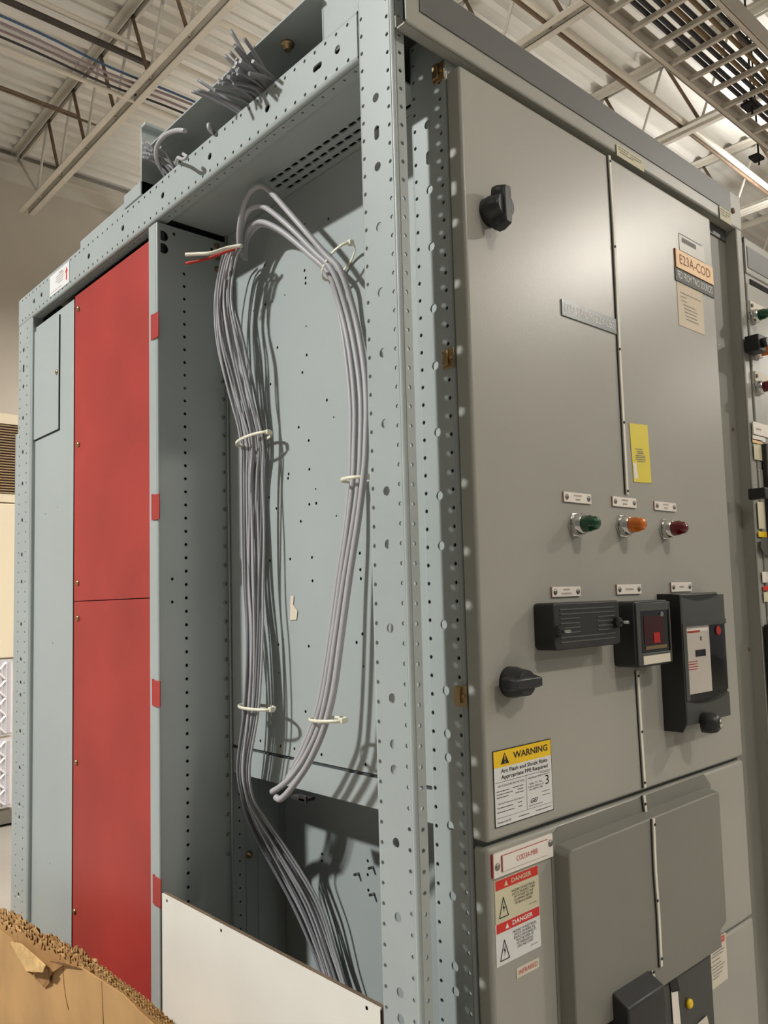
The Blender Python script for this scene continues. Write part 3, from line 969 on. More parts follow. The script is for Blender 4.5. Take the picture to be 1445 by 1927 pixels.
# relay with red window
x0, x1, z0, z1, yf = .398, .502, 1.383, 1.484, DY - .039
mb = MB()
c = .008
prof = [(x0 + c, z0), (x1 - c, z0), (x1 - c * .3, z0 + c * .3), (x1, z0 + c), (x1, z1 - c), (x1 - c * .3, z1 - c * .3), (x1 - c, z1), (x0 + c, z1), (x0 + c * .3, z1 - c * .3), (x0, z1 - c), (x0, z0 + c), (x0 + c * .3, z0 + c * .3)]
rl = mb.prism(prof, 'y', yf, DY).build('relay', 'black_plastic', cab, 'black relay with red window', bevel=.002)
fr = MB()
wx0, wx1, wz0, wz1 = x0 + .012, x1 - .006, z0 + .021, z1 - .016
fr.box((x0 + .003, yf - .003, z0 + .003), (wx0, yf, z1 - .003)).box((wx1, yf - .003, z0 + .003), (x1 - .002, yf, z1 - .003))
fr.box((wx0, yf - .003, wz1), (wx1, yf, z1 - .003)).box((wx0, yf - .003, z0 + .003), (wx1, yf, wz0))
fr.build('bezel', 'grey_plastic', rl, bevel=.001)
MB().box((wx0, yf - .0012, wz0), (wx1, yf - .0002, wz1)).build('window', 'window_glass', rl)
MB().box((wx0 + .012, yf - .0018, wz0 + .012), (wx1 - .016, yf - .0012, wz1 - .008)).build('dark_coil', 'red_glass', rl)
MB().box((wx0 + .038, yf - .0024, wz0 + .014), (wx0 + .056, yf - .0018, wz0 + .030)).build('target_flag', 'red_flag', rl)
MB().box((wx0 + .014, yf - .0024, wz0 + .005), (wx1 - .010, yf - .0012, wz0 + .010)).build('brass_bar', 'brass', rl)
MB().box((wx0 + .004, yf - .0036, z0 + .004), (wx1 - .004, yf - .003, z0 + .017)).build('rating_label', 'tag_beige', rl)
MB().lathe([(.004, 0), (.004, .003)], (wx1 - .022, yf - .001, wz1 - .006), (0, -1, 0), 10).build('screw', 'chrome', rl)

# large relay: cradle with hooded ends, clear front, white card, knob
x0, x1, z0, z1 = .5345, .690, 1.269, 1.493
yb_, yf = DY, DY - .041
big_ = MB().box((x0, yf + .012, z0 + .012), (x1, yb_, z1 - .0)).build('large_relay', 'black_plastic', cab, 'large black relay with white card behind clear front', bevel=.003)
sidep = MB().prism([(yb_, z1), (yf, z1 - .002), (yf, z0 + .014), (yf + .008, z0), (yb_, z0)], 'x', x0 - .001, x0 + .004).build('side_plate', 'black_plastic', big_)
def scoop(zo, zi, up):
    m_ = MB()
    N = 10
    A = []; B = []
    for k in range(N + 1):
        t = k / N
        x = x0 + .004 + (x1 - x0 - .004) * t
        dep = math.sin(math.pi * t) ** .8
        A.append((x, yf + .002, zo)); B.append((x, yf + .002 - .0, zi + up * .010 * dep))
    C_ = [(p[0], yb_ - .004, p[2]) for p in B]
    vs = A + B + C_
    n = N + 1
    fs = [(i, i + 1, n + i + 1, n + i) for i in range(N)] + [(n + i, n + i + 1, 2 * n + i + 1, 2 * n + i) for i in range(N)]
    return m_.add(vs, fs, 0, False)
scoop(z1 - .055, z1 - .004, -1).build('top_hood', 'grey_plastic', big_)
scoop(z0 + .010, z0 + .050, -1).build('bottom_hood', 'grey_plastic', big_)
MB().box((x0 + .003, yf - .001, z0 + .05), (x0 + .014, yf + .012, z1 - .05)).build('cradle_edge', 'grey_plastic', big_)
cx0, cx1 = x0 + .020, x0 + .095
cz0, cz1 = z0 + .058, z1 - .050
card = MB().box((cx0, yf + .006, cz0), (cx1, yf + .0075, cz1)).build('data_card', 'tag_white', big_)
MB().box((x0 + .016, yf + .0076, cz0 - .002), (x1 - .003, yf + .010, cz1 + .003)).build('interior_face', 'window_glass', big_)
mb = MB()
yk = yf + .0057
for (a, b, w, h) in ((.008, .016, .038, .0035),):
    mb.add([(cx0 + a, yk, cz1 - b), (cx0 + a + w, yk, cz1 - b), (cx0 + a + w, yk, cz1 - b + h), (cx0 + a, yk, cz1 - b + h)], [(0, 1, 2, 3)])
for k in range(4):
    zz = cz0 + .052 - k * .0042
    mb.add([(cx0 + .004, yk, zz), (cx0 + .034 - (k % 2) * .006, yk, zz), (cx0 + .034, yk, zz + .0015), (cx0 + .004, yk, zz + .0015)], [(0, 1, 2, 3)])
mb.build('red_print', 'ink_red', card)
MB().box((cx0 + .028, yk - .0004, cz1 - .056), (cx0 + .060, yk, cz1 - .045)).build('display', 'ink_black', card)
MB().box((cx0 - .002, yk - .0004, cz1 - .058), (cx0 + .006, yk, cz1 - .046)).build('dark_tab', 'ink_black', card)
MB().box((cx0 + .046, yk - .0004, cz1 - .030), (cx0 + .049, yk, cz1 - .023)).build('mark', 'ink_black', card)
MB().lathe([(.008, 0), (.008, .002)], (x1 - .030, yf + .007, cz1 - .016), (0, -1, 0), 14).build('pilot', 'red_wire', big_)
mb = MB()
N = 8
vs = []
for k in range(N + 1):
    t = k / N
    vs += [(x0 + .016 + (x1 - x0 - .018) * t, yf - .002 - .012 * math.sin(math.pi * t), z) for z in (cz0 - .004, cz1 + .004)]
mb.add(vs, [(2 * k, 2 * k + 2, 2 * k + 3, 2 * k + 1) for k in range(N)], 0, True)
mb.build('clear_front', 'clear_cover', big_)
p = U('y', yf - .004, 1330, 1360)
kn = MB().lathe([(.017, 0), (.0175, .014), (.015, .024), (.011, .028)], (p.x, yf + .004, p.z), (.25, -1, .0), 18).build('cover_knob', 'knob_plastic', big_)
q = Vector((.25, -1, 0)).normalized()
MB().lathe([(.008, 0), (.008, .003), (.004, .004)], Vector((p.x, yf + .004, p.z)) + q * .028, q, 14).build('knob_cap', 'chrome', kn)

# ---------------------------------------------------------------- labels on the front
def quad(mb, x0, x1, z0, z1, y, mi=0):
    return mb.add([(x0, y, z0), (x1, y, z0), (x1, y, z1), (x0, y, z1)], [(0, 1, 2, 3)], mi)

def flat_label(nm, pxs, mt, plane=None, th=.0008, label=None, parent=None):
    pl = DY if plane is None else plane
    x0, x1, z0, z1 = front_rect(pxs, pl - th)
    o = MB().box((x0, pl - th, z0), (x1, pl - .0001, z1)).build(nm, mt, parent or cab, label)
    return o, x0, x1, z0, z1, pl - th

def tri(mb, cx, cz, h, y, mi=0, k=.58):
    return mb.add([(cx - h * k, y, cz - h / 2), (cx + h * k, y, cz - h / 2), (cx, y, cz + h / 2)], [(0, 1, 2)], mi)

def lines(mb, rows, x0, x1, z0, z1, y, h, seed=1):
    """illegible print: broken dashes; rows = (x fraction start, end, z fraction)"""
    r = random.Random(seed)
    for a, b, c in rows:
        xa = x0 + (x1 - x0) * a; xb = x0 + (x1 - x0) * b; zc = z0 + (z1 - z0) * c
        x = xa
        while x < xb:
            w = min(xb - x, h * r.uniform(1.2, 4))
            quad(mb, x, x + w, zc - h / 2, zc + h / 2, y)
            x += w + h * .6

# arc flash warning
o, x0, x1, z0, z1, y = flat_label('warning_label', ((927, 1415), (1036, 1389), (1041, 1523), (932, 1561)), 'ink_black', label='yellow and white arc flash warning label')
w, h = x1 - x0, z1 - z0
b_ = .0012
quad(MB(), x0 + b_, x1 - b_, z0 + b_, z1 - h * .23, y - .0002).build('white_field', 'label_white', o)
quad(MB(), x0 + b_, x1 - b_, z1 - h * .23, z1 - b_, y - .0002).build('yellow_band', 'label_yellow', o)
mb = MB()
tri(mb, x0 + w * .19, z1 - h * .118, h * .15, y - .0004)
place_text(mb, 'WARNING', h * .085, x0 + w * .63, z1 - h * .115, y - .0004, width=w * .6, bold=True)
place_text(mb, 'Arc Flash and Shock Risks', h * .050, x0 + w * .52, z1 - h * .285, y - .0004, width=w * .80, bold=True)
place_text(mb, 'Appropriate PPE Required', h * .050, x0 + w * .52, z1 - h * .365, y - .0004, width=w * .80, bold=True)
quad(mb, x0 + w * .02, x1 - w * .02, z1 - h * .425, z1 - h * .420, y - .0004)
quad(mb, x0 + w * .53, x0 + w * .535, z0 + h * .12, z1 - h * .42, y - .0004)
quad(mb, x0 + w * .02, x1 - w * .02, z0 + h * .115, z0 + h * .119, y - .0004)
place_text(mb, 'ARC FLASH RISK PROTECTION', h * .024, x0 + w * .28, z1 - h * .475, y - .0004, width=w * .44)
place_text(mb, 'MINIMUM PPE', h * .026, x0 + w * .68, z1 - h * .475, y - .0004, width=w * .24)
place_text(mb, '3', h * .13, x0 + w * .90, z1 - h * .56, y - .0004, width=w * .065)
place_text(mb, 'Refer To The\nLatest Edition of\nthe NFPA 70E', h * .028, x0 + w * .70, z1 - h * .59, y - .0004, width=w * .27)
place_text(mb, 'GEI', h * .055, x0 + w * .66, z0 + h * .215, y - .0004, width=w * .13, bold=True, shear=.4)
place_text(mb, 'Shock Protection Boundaries', h * .022, x0 + w * .27, z0 + h * .30, y - .0004, width=w * .42)
place_text(mb, 'Equipment ID', h * .026, x0 + w * .15, z0 + h * .06, y - .0004, width=w * .22)
lines(mb, [(.04, .25, .46), (.30, .48, .465), (.04, .30, .42), (.38, .48, .425), (.04, .24, .38), (.34, .48, .385), (.04, .30, .245), (.38, .45, .25), (.04, .32, .19), (.38, .45, .195),
           (.38, .56, .062), (.68, .96, .066)], x0, x1, z0, z1, y - .0004, h * .010, 3)
mb.build('lettering', 'ink_black', o)
mb = MB()
quad(mb, x0 + w * .183, x0 + w * .197, z1 - h * .145, z1 - h * .075, y - .0006)
quad(mb, x0 + w * .183, x0 + w * .197, z1 - h * .180, z1 - h * .162, y - .0006)
mb.build('exclamation', 'label_yellow', o)
mb = MB()
lines(mb, [(.78, .95, .56), (.80, .95, .53), (.80, .94, .30), (.80, .94, .25), (.56, .80, .155)], x0, x1, z0, z1, y - .0004, h * .010, 4)
mb.build('fine_print', 'ink_grey', o)

# bay nameplate
o, x0, x1, z0, z1, y = flat_label('bay_nameplate', ((929, 1608), (1039, 1569), (1041, 1611), (930, 1655)), 'tag_white', th=.003, label='white bay nameplate with red edge')
w, h = x1 - x0, z1 - z0
MB().box((x0 - .002, DY - .0016, z0 + .001), (x0 + .003, DY - .0001, z1)).build('red_edge', 'red_core', o)
MB().box((x0 + w * .13, y - .0018, z0 + h * .20), (x0 + w * .90, y - .0002, z1 - h * .18)).build('insert', 'tag_white', o)
mb = MB()
quad(mb, x0 + w * .12, x0 + w * .905, z1 - h * .18, z1 - h * .15, y - .0004)
quad(mb, x0 + w * .115, x0 + w * .13, z0 + h * .18, z1 - h * .15, y - .0004)
mb.build('red_line', 'red_core', o)  # thin red lines along the top and left of the insert
place_text(MB(), 'COD3A-MBB', h * .22, x0 + w * .53, z0 + h * .52, y - .0021, width=w * .36).build('lettering', 'ink_red', o)
for fx, fz in ((.055, .45), (.955, .62)):
    MB().lathe([(.0045, 0), (.0045, .001), (.002, .002)], (x0 + w * fx, y, z0 + h * fz), (0, -1, 0), 10).build('screw', 'steel', o)

def danger(pxs, base, text, lab, tri_z=.34, big=True):
    o, x0, x1, z0, z1, y = flat_label('danger_label', pxs, base, label=lab)
    w, h = x1 - x0, z1 - z0
    quad(MB(), x0 + w * .02, x1 - w * .01, z1 - h * .235, z1 - h * .01, y - .0002).build('red_band', 'label_red', o)
    mb = MB()
    tri(mb, x0 + w * .25, z1 - h * .125, h * .13, y - .0004, k=.52)
    place_text(mb, 'DANGER', h * .105, x0 + w * .60, z1 - h * .125, y - .0004, width=w * .46, bold=True)
    mb.build('band_lettering', 'label_cream' if base == 'label_cream' else 'ink_white', o)
    mb = MB()
    cx, cz, hh = x0 + w * .18, z0 + h * tri_z, h * .46
    for s, e in (((-.55, -.5), (.55, -.5)), ((.55, -.5), (0, .5)), ((0, .5), (-.55, -.5))):
        mb.tube([(cx + s[0] * hh * .66, y - .0003, cz + s[1] * hh), (cx + e[0] * hh * .66, y - .0003, cz + e[1] * hh)], .0006, 4)
    mb.add([(cx + a * hh, y - .0005, cz + b * hh) for a, b in ((.04, .22), (-.09, -.06), (0, -.05), (-.03, -.32), (.09, 0), (.0, -.01))], [(0, 1, 2, 5), (2, 3, 4, 5)])
    place_text(mb, text, h * .058, x0 + w * .64, z0 + h * .46, y - .0004, width=w * .54)
    lines(mb, [(.75, .93, .14)], x0, x1, z0, z1, y - .0004, h * .010, 6)
    mb.build('lettering', 'ink_black', o)
danger(((930, 1660), (1012, 1627), (1015, 1706), (934, 1738)), 'label_cream', 'HAZARD OF ELECTRICAL\nSHOCK OR BURN. TURN\nOFF POWER TO THIS\nEQUIPMENT BEFORE\nWORKING INSIDE.', 'cream danger label, upper of the pair')
danger(((934, 1739), (1013, 1706), (1018, 1780), (935, 1822)), 'label_white', 'HAZARD OF ELECTRICAL\nSHOCK OR BURN. ALL\nSERVICE DISCONNECTS\nMUST BE OPEN TO\nDE-ENERGIZE ALL\nLINE AND LOAD', 'white danger label, lower of the pair')
o, x0, x1, z0, z1, y = flat_label('infrared_label', ((972, 1822), (1014, 1803), (1014, 1820), (973, 1842)), 'tag_beige', label='small beige infrared label')
place_text(MB(), 'INFRARED', (z1 - z0) * .5, (x0 + x1) / 2, (z0 + z1) / 2, y - .0003, width=(x1 - x0) * .84).build('lettering', 'ink_red', o)
# danger label at right
o, x0, x1, z0, z1, y = flat_label('danger_label', ((1324, 1779), (1365, 1757), (1370, 1842), (1333, 1868)), 'tag_beige', label='weathered danger label at the right of the breaker front')
w, h = x1 - x0, z1 - z0
quad(MB(), x0 + w * .18, x1 - w * .06, z1 - h * .15, z1 - h * .02, y - .0002).build('red_band', 'label_red', o)
mb = MB()
tri(mb, x0 + w * .27, z1 - h * .085, h * .10, y - .0004, k=.5)
place_text(mb, 'DANGER', h * .07, x0 + w * .63, z1 - h * .085, y - .0004, width=w * .52)
mb.build('band_lettering', 'tag_beige', o)
mb = MB()
lines(mb, [(.25, .8, .77), (.35, .9, .71), (.3, .85, .65), (.3, .7, .56), (.25, .75, .47), (.3, .9, .40), (.3, .8, .33), (.35, .75, .26), (.3, .6, .2)], x0, x1, z0, z1, y - .0004, h * .018, 9)
mb.build('lettering', 'ink_grey', o)

# FED FROM plate
o, x0, x1, z0, z1, y = flat_label('source_plate', ((1057, 563), (1159, 600), (1160, 630), (1059, 591)), 'plate_glossgrey', th=.0022, label='glossy grey engraved source plate')
place_text(MB(), 'FED FROM E23-LBS', (z1 - z0) * .55, (x0 + x1) / 2, (z0 + z1) / 2, y - .0003, width=(x1 - x0) * .92).build('lettering', 'ink_white', o)
# barcode sticker, orange name plate, two sources plate, paper
o, x0, x1, z0, z1, y = flat_label('barcode_sticker', ((1278, 438), (1325, 464), (1325, 494), (1279, 470)), 'label_clear', label='pale barcode sticker')
w, h = x1 - x0, z1 - z0
mb = MB()
for k in range(22):
    a = x0 + w * (.1 + .55 * k / 22)
    quad(mb, a, a + w * (.012 if k % 3 else .02), z0 + h * .52, z0 + h * .80, y - .0003)
quad(mb, x0 + w * .02, x1 - w * .1, z1 - h * .06, z1 - h * .02, y - .0003)
mb.build('bars', 'ink_grey', o)
o, x0, x1, z0, z1, y = flat_label('name_plate', ((1272, 467), (1341, 504), (1343, 537), (1273, 501)), 'label_orange', th=.003, label='orange engraved name plate')
MB().box((x0 - .0016, DY - .002, z0 - .0018), (x1 - .002, DY - .0002, z1)).build('brown_core', 'ink_brown', o)
place_text(MB(), 'E23A-COD', (z1 - z0) * .52, (x0 + x1) / 2, (z0 + z1) / 2, y - .0003, width=(x1 - x0) * .82).build('lettering', 'ink_brown', o)
o, x0, x1, z0, z1, y = flat_label('source_plate', ((1272, 503), (1343, 537), (1343, 559), (1272, 528)), 'plate_grey', th=.002, label='dark grey two sources plate')
place_text(MB(), 'FED FROM TWO SOURCES', (z1 - z0) * .55, (x0 + x1) / 2, (z0 + z1) / 2, y - .0003, width=(x1 - x0) * .9).build('lettering', 'ink_white', o)
o, x0, x1, z0, z1, y = flat_label('paper_notice', ((1275, 533), (1321, 549), (1326, 629), (1278, 613)), 'paper', label='beige paper notice under the plates')
mb = MB()
lines(mb, [(.1, .92, .78), (.1, .35, .69), (.12, .35, .60), (.2, .7, .52), (.22, .75, .44), (.24, .7, .36), (.26, .72, .28), (.28, .78, .2)], x0, x1, z0, z1, y - .0003, (z1 - z0) * .02, 12)
mb.build('printed_lines', 'ink_grey', o)
# yellow tag (slightly rotated)
P = [U('y', DY - .001, *q) for q in ((1184, 796), (1218, 800), (1226, 909), (1193, 907))]
o = MB().add([tuple(p) for p in P] + [(p.x, DY - .0002, p.z) for p in P], [(0, 1, 2, 3), (7, 6, 5, 4), (0, 4, 5, 1), (1, 5, 6, 2), (2, 6, 7, 3), (3, 7, 4, 0)]).build('yellow_tag', 'tag_yellow', cab, 'yellow inspection sticker')
ux = (P[1] - P[0]).normalized(); uz = (P[0] - P[3]).normalized()
def on_tag(a, b): return P[3] + (P[2] - P[3]) * a + (P[0] - P[3]) * b + Vector((0, -.0003, 0))
mb = MB()
for a0, a1, b in ((.2, .62, .56), (.28, .66, .52), (.28, .66, .49), (.2, .75, .45), (.18, .75, .42), (.18, .76, .385), (.28, .7, .35)):
    mb.add([on_tag(a0, b), on_tag(a1, b), on_tag(a1, b + .014), on_tag(a0, b + .014)], [(0, 1, 2, 3)])
mb.build('printed_lines', 'ink_grey', o)
mb = MB().add([on_tag(.03, .06), on_tag(.24, .06), on_tag(.2, .33), on_tag(.03, .33)], [(0, 1, 2, 3)]).build('white_patch', 'tag_white', o)
# cornice stickers
for pxs, l in ((((1160, 269), (1211, 303), (1211, 322), (1161, 293)), 'cream sticker in the middle of the cornice'), (((1354, 387), (1375, 401), (1374, 424), (1355, 410)), 'cream sticker at the right end of the cornice')):
    o, x0, x1, z0, z1, y = flat_label('cornice_sticker', pxs, 'label_cream', plane=-.0241, label=l)
    mb = MB()
    lines(mb, [(.06, .45, .82), (.5, .94, .8), (.06, .4, .62), (.5, .9, .6), (.1, .6, .42)], x0, x1, z0, z1, y - .0003, (z1 - z0) * .07, 5)
    mb.build('printed_lines', 'ink_grey', o)

# ================================================================== CABLES IN THE OPEN WIREWAY
def cable(pts, r, m, nm='control_cable', n=8):
    return MB().tube(smooth_path(pts, 5), r, n).build(nm, m)

WAY = [(466, 430, 456), (490, 416, 447), (560, 404, 440), (640, 408, 458), (720, 426, 476), (825, 453, 499), (900, 455, 498), (1000, 456, 497), (1100, 458, 495), (1200, 463, 494),
       (1331, 459, 487), (1440, 447, 470), (1500, 455, 476), (1540, 466, 500), (1600, 494, 542), (1700, 548, 602), (1800, 592, 634), (1880, 618, 660), (1940, 640, 680)]
NB = 22
rn = random.Random(11)
XW = [.088, .090, .090, .095, .108, .124, .127, .126, .122, .114, .105, .102, .118, .150, .190, .225, .235, .235, .235]
for i in range(NB):
    f0 = (i + .5) / NB
    pts = []
    lay = ((i * 7) % 5 - 2) / 2
    for k, (py, a, b) in enumerate(WAY):
        f1 = f0 + (.16 * math.sin(k * .33 + i * 2.1) + .05 * math.sin(k * .8 + i)) * min(1, k / 4) * (.5 if k in (5, 10) else 1)
        fl = min(1, max(0, f1))
        x = XW[k] + .009 * lay + .002 * math.sin(k * .5 + i)
        pts.append(U('x', x, a + (b - a) * fl, py))
    o = cable(pts, .0023, 'cable' if i % 3 else 'cable_dark', n=7)
    tag(o, 'thin grey control cable hanging in the large bundle left of the inner panel', 'cable', 'control cables in the main bundle')
LOOPS = [
    ('thick grey cable of the outermost loop, arching highest', .0052, .078, [(452, 480), (450, 440), (457, 395), (472, 362), (490, 350), (508, 360), (560, 418), (612, 478), (642, 512), (667, 590), (684, 680), (690, 760), (688, 850), (684, 900), (674, 980), (657, 1090), (642, 1200), (628, 1300), (610, 1370), (584, 1430), (560, 1468), (540, 1493), (527, 1504), (519, 1500)]),
    ('thick grey cable of the middle loop', .0050, .086, [(455, 485), (453, 445), (464, 403), (481, 389), (500, 391), (542, 424), (592, 474), (628, 513), (654, 590), (672, 680), (680, 760), (679, 850), (676, 900), (666, 980), (648, 1090), (632, 1200), (617, 1300), (600, 1370), (574, 1425), (548, 1462), (528, 1480), (512, 1490)]),
    ('thick grey cable of the lowest arching loop', .0050, .094, [(459, 488), (461, 450), (476, 424), (495, 418), (532, 436), (582, 478), (620, 516), (641, 580), (658, 660), (668, 760), (667, 850), (665, 900), (655, 990), (641, 1090), (626, 1200), (612, 1290), (598, 1350), (572, 1415), (552, 1450), (542, 1464)]),
    ('slimmer grey cable running inside the loops', .0042, .10, [(462, 490), (465, 455), (480, 430), (500, 424), (538, 443), (588, 486), (618, 518), (636, 580), (650, 660), (660, 760), (660, 850), (659, 900), (650, 990), (635, 1090), (620, 1200), (606, 1290), (592, 1350), (568, 1410), (548, 1446)])]
for l, r, x, P in LOOPS:
    def xx(py):
        if py < 400: return x - .006
        if py < 560: return x - .006 + .046 * (py - 400) / 160
        if py < 700: return x + .040
        return x + .040 - .054 * min(1, (py - 700) / 650)
    tag(cable([U('x', xx(q[1]), *q) for q in P], r, 'cable', n=10), l, 'cable', 'thick looped cables')
o = cable([U('x', .080, 456, 462), U('x', .065, 430, 466), U('x', .042, 398, 476), U('x', .028, 372, 478), U('x', .016, 350, 479)], .0036, 'white_wire', 'stripped_wire')
tag(o, 'cream wire stub sticking out to the left of the bundle', 'wire', 'stripped wire stubs')
o = cable([U('x', .085, 452, 466), U('x', .068, 425, 474), U('x', .044, 390, 487), U('x', .018, 350, 496)], .0028, 'red_wire', 'stripped_wire')
tag(o, 'red wire stub sticking out to the left of the bundle', 'wire', 'stripped wire stubs')

def tie(px0, px1, py, x, lab, tilt=0, head=1):
    a = U('x', x, px0, py); b = U('x', x, px1, py)
    c = (a + b) / 2
    ry = abs(a.y - b.y) / 2
    t = thing('cable_tie', lab, 'cable tie', c, 'white cable ties')
    m_ = MB()
    N = 28
    vs = []
    for k in range(N):
        q = 2 * math.pi * k / N
        dy, dx = math.cos(q) * ry, math.sin(q) * .0205
        for s in (1, 1.06):
            for dz in (-.0026, .0026):
                vs.append((c.x + dx * s, c.y + dy * s, c.z + dz + tilt * dy + .25 * dx * 0))
    fs = []
    for k in range(N):
        l = (k + 1) % N
        A = k * 4; B = l * 4
        fs += [(A, A + 1, B + 1, B), (A + 2, B + 2, B + 3, A + 3), (A, B, B + 2, A + 2), (A + 1, A + 3, B + 3, B + 1)]
    m_.add(vs, fs, 0, True).build('strap', 'tie', t)
    hy = c.y - head * ry
    MB().box((c.x - .006, hy - .004, c.z - tilt * head * ry - .0042), (c.x + .003, hy + .005, c.z - tilt * head * ry + .0042)).build('head', 'tie', t, bevel=.001)
tie(612, 662, 492, .125, 'white cable tie on the upper right of the looped cables', tilt=-.55)
tie(450, 506, 826, .118, 'white cable tie around the upper part of the main bundle', tilt=-.08)
tie(650, 692, 902, .112, 'white cable tie halfway down the looped cables by the post')
tie(455, 512, 1331, .104, 'white cable tie around the lower part of the main bundle')
tie(589, 646, 1354, .078, 'white cable tie low on the looped cables', tilt=-.05)

# ---------------------------------------------------------------- cut wires sticking out above the beam
T1 = [(335, 120), (450, 190), (360, 240), (370, 265), (285, 335), (325, 305), (380, 365), (415, 385), (430, 460), (490, 490), (365, 430), (385, 460), (330, 450), (345, 490), (305, 515), (260, 530),
      (235, 530), (225, 575), (265, 575), (320, 520), (365, 525), (390, 490), (355, 570), (195, 630), (60, 545), (55, 625), (5, 640), (60, 632), (470, 505), (520, 385), (405, 430), (378, 400), (300, 545), (340, 545)]
for i, (a, b) in enumerate(T1):
    px, py = 360 + a / 4.516, 30 + b / 4.516
    g = min(1, max(0, (px - 360) / 110 + rn.uniform(-.1, .1)))
    rx, ry_ = 452 + 68 * g, 207 - 60 * g
    root = U('x', .012, rx, ry_ + 8)
    tipx = -.035 - .03 * ((i * 5) % 4) / 4
    tip = U('x', tipx, px, py)
    mid = root * .5 + tip * .5 + Vector((.0, 0, .003))
    MBo = MB().tube(smooth_path([root + Vector((.01, 0, -.02)), root, mid, tip], 4), .0031, 7)
    o = MBo.build('cut_wire', 'cable_dark')
    tag(o, 'cut grey wire end in the large spray above the side beam', 'wire', 'cut wires in the large spray')
T2 = [(105, 690), (140, 680), (130, 740), (115, 800), (150, 810), (160, 850), (200, 770), (300, 735), (245, 725), (110, 845), (180, 820)]
for i, (a, b) in enumerate(T2):
    px, py = 250 + a / 5.78, 150 + b / 5.78
    rx, ry_ = 312 + 18 * (i % 4) / 3, 330 - 13 * (i % 4) / 3
    root = U('x', .014, rx, ry_ + 5); tip = U('x', -.02, px, py)
    o = MB().tube(smooth_path([root + Vector((.01, 0, -.02)), root, root * .45 + tip * .55 + Vector((0, 0, .008)), tip], 4), .0030, 7).build('cut_wire', 'cable_dark')
    tag(o, 'cut grey wire end in the small spray by the pull box end', 'wire', 'cut wires in the small spray')
o = cable([U('x', .014, 308, 325), U('x', -.01, 295, 300), U('x', -.02, 296, 275), U('x', -.02, 310, 255), U('x', -.02, 330, 246), U('x', -.02, 348, 246)], .0042, 'cable', 'cut_wire')
tag(o, 'thick grey wire curling up to the right above the small spray', 'wire')
o = cable([U('x', .012, 404, 252), U('x', -.004, 398, 247), U('x', -.012, 394, 242), U('x', -.012, 393, 234)], .0040, 'cable', 'cut_wire')
tag(o, 'single short wire hook peeking over the side beam', 'wire')
o = cable([U('x', .014, 330, 310), U('x', -.02, 335, 297), U('x', -.03, 343, 300), U('x', -.03, 352, 296), U('x', -.03, 345, 290)], .0032, 'cable', 'cut_wire')
tag(o, 'grey wire drooping over the beam edge right of the small spray', 'wire')

# ================================================================== TORN CARDBOARD IN FRONT
XC = -.12                      # front face of the pad, thickness towards the cabinet
TOPP = [(-60, 1712), (-20, 1740), (0, 1752), (18, 1765), (24, 1772), (48, 1826), (82, 1858), (90, 1826), (118, 1816), (150, 1820), (190, 1846), (230, 1872), (262, 1905), (295, 1935), (360, 1985)]
card = thing('cardboard_pad', 'torn thick cardboard pad standing in front of the cabinet', 'cardboard', (XC, .8, 0))
front = [U('x', XC, *q) for q in TOPP]
mb = MB()
nf = len(front)
vs = [(p.x, p.y, p.z) for p in front] + [(XC, p.y, .0) for p in front] + [(XC + .003, p.y, p.z) for p in front] + [(XC + .003, p.y, 0) for p in front]
fs = [(i, i + 1, nf + i + 1, nf + i) for i in range(nf - 1)] + [(2 * nf + i, 3 * nf + i, 3 * nf + i + 1, 2 * nf + i + 1) for i in range(nf - 1)]
fs += [(i, 2 * nf + i, 2 * nf + i + 1, i + 1) for i in range(nf - 1)]
mb.add(vs, fs).build('face_sheet', 'cardboard', card)
# layered corrugated core: sheets of differing ragged height behind the face
def edge_at(px):
    E_ = [(-60, 1690), (0, 1712), (30, 1722), (60, 1745), (100, 1765), (150, 1790), (200, 1825), (240, 1855), (280, 1885), (320, 1920), (380, 1975)]
    for (a, b), (c, d) in zip(E_[:-1], E_[1:]):
        if a <= px <= c: return b + (d - b) * (px - a) / (c - a)
    return E_[-1][1]
rc = random.Random(5)
NL = 9
for L in range(NL):
    x = XC + .004 + .0052 * L
    m_ = MB()
    px = -60.0
    pts = []
    k = 0
    while px < 370:
        f_ = (L + 1) / NL
        base_py = edge_at(px)
        lo = None
        rag = rc.uniform(-5, 5) * (1.6 if px < 170 else .5)
        py = base_py + rag + (1 - f_) * (30 if px < 180 else 24)
        # sight line for this layer
        q = U('x', x, px, py)
        wob = .0021 * (1 if k % 2 else -1)
        pts.append((q.y, q.z, wob)); px += 2.4; k += 1
    vs = [(x + w_, a, b) for a, b, w_ in pts] + [(x + w_, a, b - .5) for a, b, w_ in pts]
    n = len(pts)
    m_.add(vs, [(i, i + 1, n + i + 1, n + i) for i in range(n - 1)])
    m_.build('fluting', 'cardboard_torn' if L % 2 else 'cardboard', card)
    m2 = MB()
    xs = x + .0026
    vs = [(xs, a, b - .002 + .003 * math.sin(i * 1.7 + L)) for i, (a, b, w_) in enumerate(pts)] + [(xs, a, b - .5) for a, b, w_ in pts]
    m2.add(vs, [(i, i + 1, n + i + 1, n + i) for i in range(n - 1)])
    m2.build('liner', 'cardboard_dark' if L % 2 else 'cardboard_torn', card)
